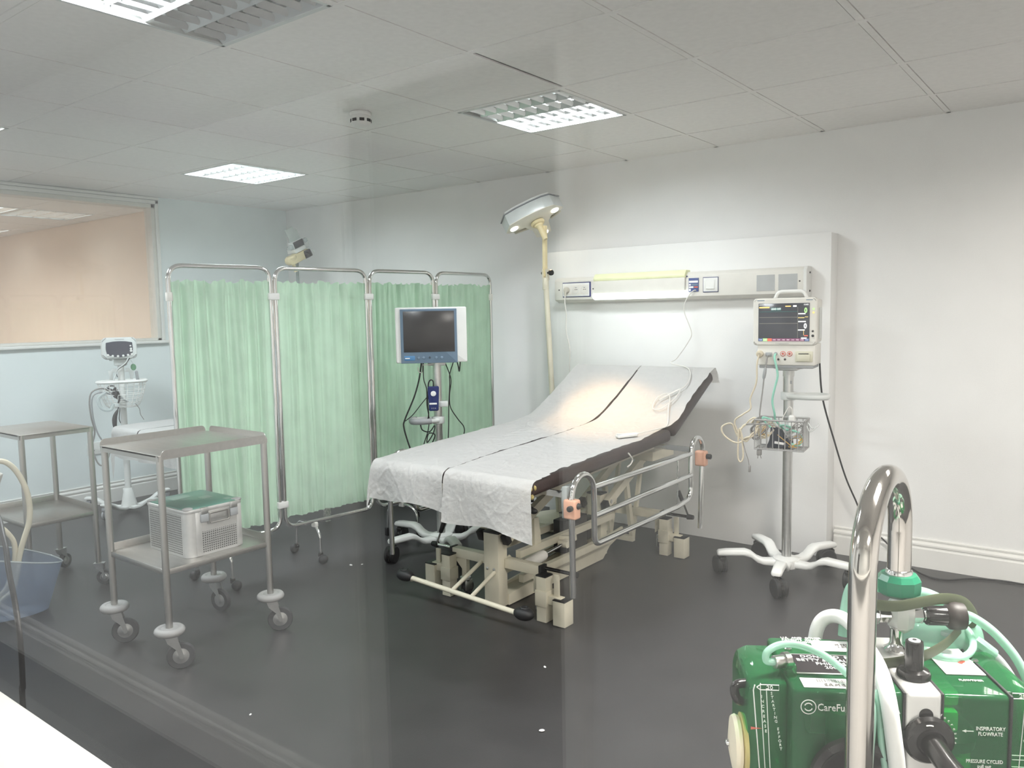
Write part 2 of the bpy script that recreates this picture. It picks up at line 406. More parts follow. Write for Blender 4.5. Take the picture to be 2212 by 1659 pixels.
# ================================================================ ceiling lights
def make_light(cx, cy, rows_on, label, group, power, color=(.93,.97,1.0), z=2.30, detail=True):
    t = thing('ceiling_light', label, 'ceiling light', (cx, cy, z), 0, group)
    s = .287; b = B()
    b.bb(cx-s, cx+s, cy-s, cy+s, z+.068, z+.073)
    for sx in (-1, 1): b.bb(cx+sx*s-.002, cx+sx*s+.002, cy-s, cy+s, z-.002, z+.072); b.bb(cx-s, cx+s, cy+sx*s-.002, cy+sx*s+.002, z-.002, z+.072)
    mesh('housing', b, 'white', t)
    b = B()
    for sx in (-1, 1): b.bb(cx+sx*(s-.006)-.007, cx+sx*(s-.006)+.007, cy-s, cy+s, z-.003, z+.004); b.bb(cx-s, cx+s, cy+sx*(s-.006)-.007, cy+sx*(s-.006)+.007, z-.003, z+.004)
    mesh('trim_ring', b, 'greywhite', t)
    rw = .548/4; b = B()
    for k in range(5):                                   # long parabolic reflectors
        y = cy-.274+k*rw
        lo = z+.002; hi = z+.024
        for sg in (-1, 1):
            if (k == 0 and sg < 0) or (k == 4 and sg > 0): continue
            pr = [(0,lo), (sg*.008,lo+.006), (sg*.017,hi-.007), (sg*.028,hi), (sg*.026,hi+.001), (sg*.014,hi-.007), (sg*.004,lo+.006)]
            b.prism([(p[0], p[1]-z) for p in pr], (cx-.274, y, z), (0,1,0), (0,0,1), (1,0,0), .548)
    if detail:
        for k in range(4):                               # cross blades, wedge shaped
            y = cy-.274+(k+.5)*rw
            for q in range(8):
                x = cx-.274+(q+.5)*.548/8
                b.prism([(0,.002), (-.004,.007), (-.013,.022), (.013,.022), (.004,.007)], (x, y-rw/2+.012, z), (1,0,0), (0,0,1), (0,1,0), rw-.024)
    mesh('louvre', b, 'louvre', t, angle=50)
    for k in range(4):
        y = cy-.274+(k+.5)*rw
        b = B().cyl((cx-.262, y, z+.044), (cx+.262, y, z+.044), .0125, n=12)
        mesh('fluorescent_tube', b, 'tube' if k in rows_on else 'tubeoff', t)
    ks = sorted(rows_on)
    if ks and power:
        ya = cy-.274+ks[0]*rw; yb = cy-.274+(ks[-1]+1)*rw
        la = bpy.data.lights.new('tube_glow', 'AREA'); la.shape = 'RECTANGLE'; la.size = .53; la.size_y = (yb-ya)-.01; la.energy = power; la.color = color
        lo = bpy.data.objects.new('tube_glow', la); COL.objects.link(lo); lo.parent = t; lo.location = (0, (ya+yb)/2-cy, .0125)
    return t
LG = 'recessed louvre lights'
make_light(-.3, .3, (2,3), 'recessed ceiling light above the couch with only its far half lit', LG, PW*.34)
make_light(-.3, -1.5, (0,1), 'recessed louvre ceiling light nearest the camera, cut by top frame edge', LG, PW*.58)
make_light(-2.7, .3, (0,1,2,3), 'fully lit ceiling light near the left far corner above the screen', LG, PW*.27, (.86,.96,1.0))
make_light(-2.7, -1.5, (0,1,2,3), 'ceiling light at the far left edge of the photo, barely in frame', LG, PW*.78, (.88,.96,1.0))
make_light(2.1, -1.5, (0,1,2,3), 'ceiling light over the green ventilator', LG, PW*1.6, (1,.94,.88))
make_light(2.1, .3, (0,1,2,3), 'ceiling light near the right hand wall', LG, PW*.28, (1,.93,.86))
NG = 'ceiling lights of the next room'
make_light(-5.7, .3, (0,1,2,3), 'bigger cool white ceiling light seen through the left window', NG, 0, (.95,.98,1), detail=True)
make_light(-7.5, .3, (0,1,2,3), 'smaller distant ceiling light seen through the left window', NG, 0, (.95,.98,1), detail=False)
make_light(-5.7, -.3, (0,1,2,3), 'warm glowing ceiling light at left edge of the left window', NG, 0, (1,.72,.45), detail=False)
make_light(-6.9, -2.1, (0,1,2,3), 'added unseen ceiling light deep in the next room', NG, PW*3.0, (1,.95,.89), detail=False)  # added out of view to brighten the beige room
for x in (-2.4, .2, 2.8):
    la = bpy.data.lights.new('corridor_lamp', 'AREA'); la.shape = 'RECTANGLE'; la.size = .5; la.size_y = .3; la.energy = CW*{-2.4: .55, .2: .85, 2.8: 1.25}[x]; la.color = (.95,.97,1.0) if x < 1 else (1,.95,.9)
    lo = bpy.data.objects.new('corridor_lamp', la); COL.objects.link(lo); lo.location = (x, -3.1, CH-.012)
# smoke detector
t = thing('smoke_detector', 'round white smoke detector on the ceiling', 'smoke detector', (-.925, -.285, 2.30))
b = B().lathe([(.048,0), (.050,-.004), (.050,-.014), (.047,-.018)], (-.925,-.285,2.30)); mesh('base', b, 'white', t)
b = B().lathe([(.045,-.018), (.046,-.030), (.046,-.048), (.040,-.060), (.026,-.068), (.008,-.071)], (-.925,-.285,2.30)); mesh('cap', b, 'white', t)
b = B()
for k in range(8):
    a = 2*PI*k/8+.15
    b.box((-.925+.0455*math.cos(a), -.285+.0455*math.sin(a), 2.2605), (.005,.022,.013), Matrix.Rotation(a, 4, 'Z'))
mesh('vent_slot', b, 'black', t)
# ================================================================ the couch
CX = -.34
t = thing('examination_couch', 'cream framed hydraulic couch with dark brown padding and chrome side rails', 'couch', (CX, .45, 0))
ML, MR = -.785, .105                       # mattress edges
MF, MH, MT = -.40, .83, 1.335              # foot, hinge, top of the raised head part (Y)
ZF, ZH, ZT = .692, .748, 1.015
def mattress_section(a, c, th, name):
    """padded slab between profile points a and c (Y,Z of the top surface)"""
    a = Vector((0, *a)); c = Vector((0, *c)); d = c-a; n = Vector((0, -d.y*0-d.z, d.y)).normalized()
    u = d.normalized(); L = d.length
    r = Matrix((Vector((1,0,0)), u, n)).transposed().to_4x4()
    b = B().box(((ML+MR)/2, ((a+c)/2-n*th/2).y, ((a+c)/2-n*th/2).z), (MR-ML, L, th), r, .022, 4)
    return mesh(name, b, 'vinyl', t)
mat1 = mattress_section((MF, ZF), (MH, ZH), .062, 'mattress')
head = mattress_section((MH+.012, ZH+.004), (MT, ZT), .062, 'backrest')
b = B()
for c, r in (((.088,-.398,.655), .016), ((.096,-.392,.668), .011), ((.094,-.402,.642), .012), ((.080,-.405,.668), .010), ((.099,-.384,.634),.009), ((.104,-.372,.668),.009)):
    b.ball(c, r, (1,.7,1.2), 10)
mesh('torn_foam', b, 'foam', mat1)
# frame below the mattress
b = B()
for x in (-.66, -.02): b.bar((x, -.32, .600), (x, .84, .655), .035, .035)
for y, z in ((-.30,.602), (.25,.627), (.80,.652)): b.bar((-.66, y, z), (-.02, y, z), .035, .03)
b.bar((-.60, .84, .66), (-.60, 1.28, .905), .03, .03); b.bar((-.08, .84, .66), (-.08, 1.28, .905), .03, .03); b.bar((-.6, 1.26, .895), (-.08, 1.26, .895), .03, .03)
b.bb(-.16, -.04, .90, 1.15, .555, .605, .004); b.bb(-.64, -.52, .90, 1.15, .555, .605, .004); b.bb(-.62, -.06, 1.05, 1.09, .56, .60)
mesh('mattress_frame', b, 'cream', t)
# columns and scissor arms
b = B().bb(-.387, -.300, -.108, -.042, 0.004, .352, .003); mesh('foot_column', b, 'cream', t)
b = B().bb(-.389, -.298, -.110, -.040, .352, .362, .003); mesh('column_cap', b, 'black', t)
b = B().bb(-.387, -.300, .79, .855, .02, .36, .003); mesh('head_column', b, 'cream', t)
b = B().bb(-.389, -.298, .788, .857, .36, .37, .003); mesh('column_cap', b, 'black', t)
for x in (-.418, -.272):
    b = B().bar((x, -.075, .335), (x, .52, .585), .03, .045); mesh('lifting_arm', b, 'cream', t)
    b = B().bar((x, -.098, .325), (x, -.068, .338), .034, .049, bev=.004); mesh('arm_cap', b, 'black', t)
    b = B().bar((x, .80, .31), (x, 1.34, .575) if x < -.3 else (x, 1.34, .56), .03, .045); mesh('lifting_arm', b, 'cream', t)
    b = B().bar((x, .775, .298), (x, .81, .315), .034, .049, bev=.004); mesh('arm_cap', b, 'black', t)
    for y_, z_ in ((.83,.325), (-.05,.345)):
        b = B().cyl((x-.018 if x < -.34 else x+.018, y_, z_), (x, y_, z_), .011, n=12); mesh('pivot_bolt', b, 'alu', t)
b = B()
for x in (-.418, -.272): b.bar((x, 1.02, .40), (x, 1.09, .06), .022, .03); b.bar((x, 1.09, .06), (x, 1.20, .485), .02, .024)
b.bar((-.43, 1.085, .055), (-.26, 1.085, .055), .03, .03); mesh('head_strut', b, 'cream', t)
for x in (-.418, -.272):
    b = B().prism([(0,0), (.06,0), (.035,.16), (.0,.16)], (x-.012, .12, .225), (0,1,0), (0,0,1), (1,0,0), .024); mesh('arm_gusset', b, 'cream', t)
# base: side plates, long tubes
b = B()
for x in (-.40, -.300):
    b.prism([(-.042,.004), (.80,.004), (.875,.060), (1.02,.10), (1.02,.135), (-.042,.055)], (x-.006, 0, 0), (0,1,0), (0,0,1), (1,0,0), .012)
b.bb(-.40, -.30, -.04, .80, .045, .053)
mesh('base_channel', b, 'cream', t)
b = B()
for x in (-.42, -.268):
    b.bar((x, .02, .118), (x, .84, .118), .028, .036); b.bar((x, .0, .240), (x, .86, .240), .028, .034)
mesh('base_tube', b, 'cream', t)
b = B().bb(-.36, -.28, .42, .62, .13, .30, .004).bb(-.35, -.29, .64, .74, .15, .26, .004); mesh('pump_box', b, 'black', t)
b = B().cyl((-.215, -.02, .200), (-.215, .125, .212), .026, bev=.004).cyl((-.215,.115,.2115), (-.215,.135,.213), .021); mesh('hydraulic_cylinder', b, 'offwhite', t)
b = B().cyl((-.215, .13, .213), (-.215, .29, .224), .007, n=12); mesh('piston_rod', b, 'chrome', t)
b = B().cyl((-.240, .30, .224), (-.190, .30, .224), .017).bar((-.215,.30,.224), (-.215,.40,.238), .024, .03).bar((-.27,.32,.245), (-.18,.36,.245), .02, .02); mesh('piston_bracket', b, 'cream', t)
# cross beams, jacks, casters
def jack(sx, y, lift, lever):
    """levelling jack at the end of a cross beam; sx = side (-1 left, 1 right)"""
    xi = CX+sx*.282; xo = CX+sx*.380; s = .031
    o = B().bb(xi-s, xi+s, y-.075, y-.013, .070+lift*.3, .142, .003); m = mesh('jack_sleeve', o, 'cream', t)
    b = B().bb(xi-.026, xi+.026, y-.070, y-.018, .0 if not lift else .002, .205, .002); mesh('jack_post', b, 'cream', t)
    b = B().bb(xi-.028, xi+.028, y-.072, y-.016, .203, .210, .002); mesh('jack_cap', b, 'black', m)
    b = B().bb(min(xi, xo)-.0, max(xi, xo), y-.062, y-.026, .084+lift, .122+lift, .002); mesh('jack_bridge', b, 'cream', t)
    b = B().bb(xo-s, xo+s, y-.078, y-.010, .003+lift, .113+lift, .002); mesh('jack_foot', b, 'cream', t)
    b = B().bb(xo-s-.001, xo+s+.001, y-.079, y-.009, .113+lift, .118+lift, .001); mesh('foot_cap', b, 'black', m)
    b = B().bb(xo-sx*.03-.013, xo-sx*.03+.013, y-.050, y-.040, .116+lift, .220, .001); mesh('link_plate', b, 'cream', t)
    b = B().cyl((xi-sx*.02 if y < .5 else xi-sx*.01, y-.002, .221), (xo+sx*.03, y-.002, .221), .0085, n=14); r = mesh('lever_rod', b, 'chrome' if sx < 0 else 'blackgloss', t)
    b = B().cyl((xo+sx*.015, y-.002, .221), (xo+sx*.05, y-.002, .221), .016, .012, n=14); mesh('rod_knob', b, 'black', r)
    if lever:
        q = Vector((xo+sx*.03-sx*.01, y-.002, .225))
        e = q+Vector((-sx*.060, .0, .135)); k = q.lerp(e, .45)
        b = B().cyl(q, k, .005, n=10); l = mesh('lever', b, 'chrome' if sx < 0 else 'blackgloss', t)
        b = B().cyl(k, e, .011, n=14, bev=.004); mesh('lever_grip', b, 'black', l)
    b = B().cyl((xi+sx*(-.055), y+.01, .221), (xi+sx*(-.054), y+.01, .07), .016); s2 = mesh('caster_stem', b, 'cream', t)
    cx_, cy_ = xi-sx*.055, y+.01
    b = B().lathe([(.012,.09), (.026,.086), (.027,.076), (.02,.066)], (cx_, cy_, 0)).bb(cx_-.020, cx_-.014, cy_-.02, cy_+.03, .022, .07, .002).bb(cx_+.014, cx_+.020, cy_-.02, cy_+.03, .022, .07, .002)
    mesh('caster_fork', b, 'alu', t)
    b = B().cyl((cx_-.012, cy_+.02, .032), (cx_+.012, cy_+.02, .032), .031, n=24, bev=.006); mesh('caster_wheel', b, 'tyre', t)
for y in (-.045, 1.125):
    b = B().bb(-.622, -.388, y-.022, y+.022, .186, .231, .003).bb(-.299, -.103, y-.022, y+.022, .186, .231, .003)
    if y > 1: b.bb(-.4, -.28, y-.022, y+.022, .186, .231)
    mesh('cross_beam', b, 'cream', t)
    for x in (-.628, -.097):
        b = B().bb(x-.008, x+.008, y-.024, y+.024, .183, .234, .003); mesh('beam_cap', b, 'black', t)
    for sx in (-1, 1):
        b = B().prism([(0,0), (.085,0), (0,-.085)], (CX+sx*.20, y-.012, .188), (sx,0,0), (0,0,1), (0,1,0), .024) ; mesh('beam_gusset', b, 'cream', t)
jack(1, -.045, 0, False); jack(-1, -.045, .03, True); jack(1, 1.125, 0, True); jack(-1, 1.125, .03, False)
# pedal bar
pl = Vector((-.712, -.265, .118)); pr_ = Vector((-.075, -.265, .084))
b = B().cyl(pl, pr_, .0115, n=16)
for e, d in ((pl, -1), (pr_, 1)): b.bb(e.x+d*.004-.018, e.x+d*.004+.018, e.y-.004, e.y+.004, e.z-.017, e.z-.003, .002)
pb = mesh('pedal_bar', b, 'cream', t)
for e, d in ((pl, -1), (pr_, 1)):
    b = B().ball(e+V(d*.034, 0, .006), .050, (1,.70,.58), 20).torus(e+V(d*.038, 0, .031), .014, .006); mesh('pedal_pad', b, 'black', pb)
for x, z in ((-.452, .104), (-.338, .098)):
    b = B().cyl((x, -.265, z), (x+.02, -.0, .222), .0095, n=12); mesh('pedal_link', b, 'cream', t)
for x in (-.366, -.326):
    b = B().lathe([(.007,0), (.0075,.003), (.004,.005)], (x, -.108, .185), (0,-1,0), 14); mesh('column_bolt', b, 'alu', t)
# side rails
def side_rail(x, sx, mirror):
    P = lambda y, z: Vector((x, y, z))
    r = .0125
    near = fillet([P(-.250,.205), P(-.255,.60), P(-.255,.655)], .02)[:-1] + smooth_arc(P(-.170,.612), .085, PI, .12, (0,1,0), (0,0,1), 14) + fillet([P(-.083,.58), P(-.083,.384), P(.0,.384)], .062, 8)
    far = fillet([P(.70,.384), P(.852,.400), P(.852,.60)], .06, 8) + [P(.858,.645)] + smooth_arc(P(.925,.632), .068, PI-.35, 0, (0,1,0), (0,0,1), 12) + [P(.985,.55), P(.965,.215)]
    b = B().tube(near+far, r, 14, smooth=False); o = mesh('side_rail', b, 'chrome', t)
    b = B().tube([P(-.083,.629), P(.852,.628)], r, 14, smooth=False).tube([P(-.083,.507), P(.852,.518)], r, 14, smooth=False).tube([P(.705,.628), P(.702,.39)], .0035, 8, smooth=False)
    mesh('rail_bar', b, 'chrome', o)
    for y, z, dy in ((-.252, .572, 1), (.98, .585, -1)):
        b = B().bb(x-.030, x+.030, y-.022, y+.022, z-.040, z+.040, .009, 3); c = mesh('rail_clamp', b, 'pink', o)
        b = B().cyl((x+sx*.012, y-.022, z+.008), (x+sx*.012, y-.042, z+.008), .012, n=12, bev=.003).ball((x+sx*.030, y, z+.015), .013) if y < .5 else B().cyl((x+sx*.025, y, z+.012), (x+sx*.055, y, z+.012), .014, n=8, bev=.004)
        mesh('clamp_knob', b, 'black', o)
    for y, z in ((-.225, .618), (.90, .640)):
        b = B().bar((x-sx*.02, y, z), (x-sx*.30, y, z+.004), .010, .026); mesh('rail_mount', b, 'chrome', o)
    b = B().bb(x-sx*.03-.012, x-sx*.03+.012, -.262, -.235, .53, .66, .002); mesh('clamp_bracket', b, 'clear', o)
side_rail(.20, 1, False); side_rail(-.845, -1, True)
b = B().cyl((.03, -.30, .655), (.06,-.33,.60), .008).cyl((-.05,-.29,.585),(.04,-.31,.56),.012).ball((.05,-.31,.555),.018,(1.2,.7,.7)); mesh('release_lever', b, 'black', t)

# ---------------------------------------------------------------- disposable sheets on the couch
prof = []
def sheet_path(hang, top_extra, rnd_):
    pts = [Vector((0, MF-.018, ZF-hang)), Vector((0, MF-.022, ZF-.05)), Vector((0, MF-.012, ZF-.012)), Vector((0, MF+.012, ZF+.006)), Vector((0, MF+.06, ZF+.008))]
    pts += [Vector((0, MF+(MH-MF)*k, ZF+(ZH-ZF)*k+.008)) for k in (.3,.6,.82)]
    pts += [Vector((0, MH-.05, ZH+.016)), Vector((0, MH+.03, ZH+.038)), Vector((0, MH+.12, ZH+.078)), Vector((0, (MH+MT)/2+.04, (ZH+ZT)/2+.034)), Vector((0, MT-.02, ZT+.004)), Vector((0, MT+.012, ZT-.004)), Vector((0, MT+.02, ZT-.05-top_extra))]
    return pts
def sample_path(pts, n):
    Q = []
    for i in range(len(pts)-1):
        p0 = pts[max(i-1,0)]; p1 = pts[i]; p2 = pts[i+1]; p3 = pts[min(i+2,len(pts)-1)]
        for k in range(8):
            t_ = k/8; Q.append(.5*((2*p1)+(-p0+p2)*t_+(2*p0-5*p1+4*p2-p3)*t_*t_+(-p0+3*p1-3*p2+p3)*t_**3))
    Q.append(pts[-1]); D = [0]
    for a, c in zip(Q, Q[1:]): D.append(D[-1]+(c-a).length)
    out = []
    j = 0
    for i in range(n+1):
        s = D[-1]*i/n
        while j < len(D)-2 and D[j+1] < s: j += 1
        f = (s-D[j])/max(1e-9, D[j+1]-D[j]); out.append(Q[j].lerp(Q[j+1], min(1, f)))
    return out, D[-1]
def couch_sheet(label, xl, xr, hang, seed, edge_drop, ragged, parent_dx=0.0, hangfn=None):
    nu, nv = 110, 420
    path, Ltot = sample_path(sheet_path(hang, .02, seed), nv)
    def f(u, v):
        j = int(round(v*nv)); p = path[j].copy(); q = path[max(j-1,0)]; r = path[min(j+1,nv)]
        tg = (r-q).normalized(); n = Vector((0, -tg.z, tg.y))
        x0 = xl(v); x1 = xr(v); x = x0+(x1-x0)*u
        s = v*Ltot
        hangf = max(0.0, 1-s/hang) if s < hang else 0.0
        def crease(px, py, w): return max(0.0, 1-abs(noise.noise(Vector((px, py, seed+w))))*7)**2
        wx = x+.05*noise.noise(Vector((x*4, s*4, seed))); ws = s+.06*noise.noise(Vector((x*5, s*3, seed+2)))
        k = .45+.55*noise.noise(Vector((x*3, s*2.2, seed+7)))
        if s > 1.25: k *= .55
        if s < hang+.45: k = max(k, .5)
        a = .0035*noise.noise(Vector((x*7, s*6, seed)))+max(0, k)*(.0042*crease(wx*6+ws*2.5, ws*5, 1)+.0032*crease(wx*11-ws*7, ws*9+wx*3, 3)+.0022*crease(wx*19+ws*6, ws*17, 5))
        if hangf: a *= 1.35
        d = .004+max(0, a+.001)
        if hangf: d += hangf*(.012*math.sin(x*17+seed*2)+.010*noise.noise(Vector((x*5, seed, 1)))+.01)
        p = p+n*d
        if hangf and hangfn: p.z -= hangf*hangfn(u)
        return Vector((x, p.y, p.z))
    b = B().grid(f, nu, nv, .0016)
    if edge_drop:                                    # the outer edge folds over the side of the padding
        for vv in b.bm.verts:
            over = (ML-.004)-vv.co.x
            if over > 0: vv.co.z -= over*1.6+.0; vv.co.x += over*.72
    return b
b = couch_sheet('', lambda v: -.835-.02*math.sin(v*9), lambda v: -.3445+.003*math.sin(v*17)+.003*noise.noise(Vector((v*23,3,1))) - .006*max(0, min(1, (v-.58)*9, (.94-v)*9)), .155, 2.0, True, False, hangfn=lambda u: .012*math.sin(u*7)+.012*u)
single('couch_sheet', b, 'sheet', 'white paper sheet on the far left half of the rail couch, hanging shorter', 'sheet', 'disposable sheets on the couch', angle=70)
def ragged(v): return MR+.004+.016*noise.noise(Vector((v*9, 0, 4)))+.011*noise.noise(Vector((v*30, 2, 4)))-(.012 if .16 < v < .22 else 0)+(.03 if v > .93 else 0)*(v-.93)*14
b = couch_sheet('', lambda v: -.3385+.003*math.sin(v*17)+.003*noise.noise(Vector((v*21,9,1))) + .005*max(0, min(1, (v-.58)*9, (.94-v)*9)), lambda v: (ragged(v) if v > .13 else MR+.028-.09*v), .205, 7.0, False, True, hangfn=lambda u: .014*math.sin(u*6+1)-.008+.03*u)
single('couch_sheet', b, 'sheet', 'white paper sheet on the rail side of the couch, hanging lower with a ragged edge', 'sheet', 'disposable sheets on the couch', angle=70)
# ================================================================ folding ward screen
SP = [V(-1.715,-.845,0), V(-1.625,-.305,0), V(-1.555,.295,0), V(-1.500,.800,0), V(-1.500,1.365,0)]
SZ0, SZ1 = .225, 1.617
t = thing('folding_screen', 'four panel chrome ward screen with mint green gathered curtains', 'folding screen', (-1.6, .25, 0))
for k in range(4):
    a, c = SP[k], SP[k+1]; d = (c-a).normalized(); n = V(-d.y, d.x, 0)
    if n.x < 0: n = -n
    A = a+d*.014; C_ = c-d*.014; up = V(0,0,1)
    loop = [A+up*SZ0, C_+up*SZ0, C_+up*SZ1, A+up*SZ1]
    mid = (loop[2]+loop[3])/2
    pts = fillet([mid, loop[3], loop[0], loop[1], loop[2], mid], .07, 8)
    b = B().tube(pts[:-1], .0115, 12, smooth=False, closed=True); fr = mesh('panel_frame', b, 'chrome', t)
    # curtain on spring wires, gathered, with a ruffle above and a hem below
    zt, zb = 1.545, [.268, .280, .262, .27][k]
    Lw = (C_-A).length-.020; seed = 3.1*k+1
    ph = [rnd.uniform(0, 6.28) for _ in range(8)]
    fr_ = [rnd.uniform(.8, 1.2) for _ in range(8)]
    def cloth(u, v, A=A, d=d, n=n, Lw=Lw, zt=zt, zb=zb, seed=seed, ph=ph):
        """u across, v from bottom to top"""
        w = u + .010*math.sin(9*u+ph[0])*(1-v)
        den = noise.noise(Vector((u*3.2, seed, .3)))              # folds bunch in places and lie flat elsewhere
        amp = .006+.015*max(0, .35+den)
        e = min(1, u*14, (1-u)*14)
        top = max(0, min(1, (v-.90)/.06)); bot = max(0, 1-v/.05)
        wob = .55+.45*v if v < .9 else 1
        o = amp*e*(math.sin(2*PI*(8.3*u+.8*noise.noise(Vector((u*4, seed, v*.6))))+ph[1])*wob + .28*math.sin(2*PI*17*u+ph[2]+2.5*noise.noise(Vector((u*6, seed+4, v*.4))))*(.35+.65*v))
        o += .004*noise.noise(Vector((u*11, v*3, seed)))
        if v > .955: o += .008*math.sin(2*PI*13*u+ph[3])*(v-.955)/.045 + .006*noise.noise(Vector((u*30, seed, 7)))
        if v < .045: o += .006*math.sin(2*PI*15*u+ph[4])
        z = zb+(zt-zb)*v
        if v > .955: z += (v-.955)/.045*.014*(noise.noise(Vector((u*9, seed, 2)))+.4*math.sin(2*PI*11*u+ph[5]))
        if v < .05: z += .010*noise.noise(Vector((u*8, seed, 5)))*(1-v/.05)
        p = A+d*(.010+Lw*min(1, max(0, w)))+n*o
        return Vector((p.x, p.y, z))
    b = B().grid(cloth, 170, 46, .0008)
    cu = mesh('curtain', b, 'cloth', t, angle=75)
    for zz, nm in ((1.482, 'top_wire'), (.318, 'bottom_wire')):
        b = B().tube([A+up*zz+d*.004, A+up*zz+d*.03-n*.026, C_+up*zz-d*.03-n*.026, C_+up*zz-d*.004], .003, 6, smooth=False); mesh(nm, b, 'chrome', cu)
# joiners between the panels, end bushes
for k in (1, 2, 3):
    for z in (1.468, .355):
        dd = (SP[k+1]-SP[k-1]).normalized(); b = B().box(SP[k]+V(0,0,z), (.032, .062, .036), Matrix.Rotation(math.atan2(dd.y, dd.x)-PI/2, 4, 'Z'), .006); mesh('hinge_clip', b, 'white', t)
for k, d in ((0, 1), (4, -1)):
    dd = (SP[1]-SP[0]).normalized() if k == 0 else V(0,-1,0)
    b = B().cyl(SP[k]+dd*.014+V(0,0,1.446), SP[k]+dd*.014+V(0,0,1.488), .0165, n=16, bev=.002); mesh('end_bush', b, 'offwhite', t)
# splayed feet under each panel
FEET = [((-1.870,-.690), (-1.545,-.655), True), ((-1.832,-.085), (-1.525,-.125), True), ((-1.662,.463), (-1.40,.52), False), ((-1.823,.895), (-1.30,.90), False)]
for k, (fa, fb, balls) in enumerate(FEET):
    c = (SP[k]+SP[k+1])/2; m_ = V((fa[0]+fb[0])/2, (fa[1]+fb[1])/2, 0)
    d = (SP[k+1]-SP[k]).normalized(); s_ = max(0, min(.95, (m_-SP[k]).dot(d)/(SP[k+1]-SP[k]).length)); c = SP[k]+(SP[k+1]-SP[k])*s_
    zc = SZ0-.014
    for f in (fa, fb):
        f = V(*f, 0); g = f-V(0, 0, 0); dx = (c-f); dx.z = 0; dx.normalize()
        top = c+V(0,0,zc); kn = f+dx*.05+V(0,0,zc-.012); ft = f+dx*.026+V(0,0,.055)
        pts = fillet([top, kn+dx*.02, f+dx*.030+V(0,0,zc-.05), ft], .05, 8)
        b = B().tube(pts, .0085, 12, smooth=False); fo = mesh('foot', b, 'chrome', t)
        if balls:
            b = B().ball(f+V(0,0,.026), .026, n=20); cw = mesh('caster_ball', b, 'black', fo)
            b = B().cyl(ft-V(0,0,.02), ft+V(0,0,.004), .012, n=12).box(ft-V(0,0,.012), (.03,.018,.022), None, .005); mesh('caster_yoke', b, 'blackgloss', fo)
        else:
            b = B().box(f+dx*.02+V(0,0,.026), (.024,.024,.052), None, .006); mesh('foot_tip', b, 'black', fo)
    b = B().box(c+V(0,0,zc-.004), (.040,.022,.030), None, .006); mesh('foot_clamp', b, 'offwhite', t)
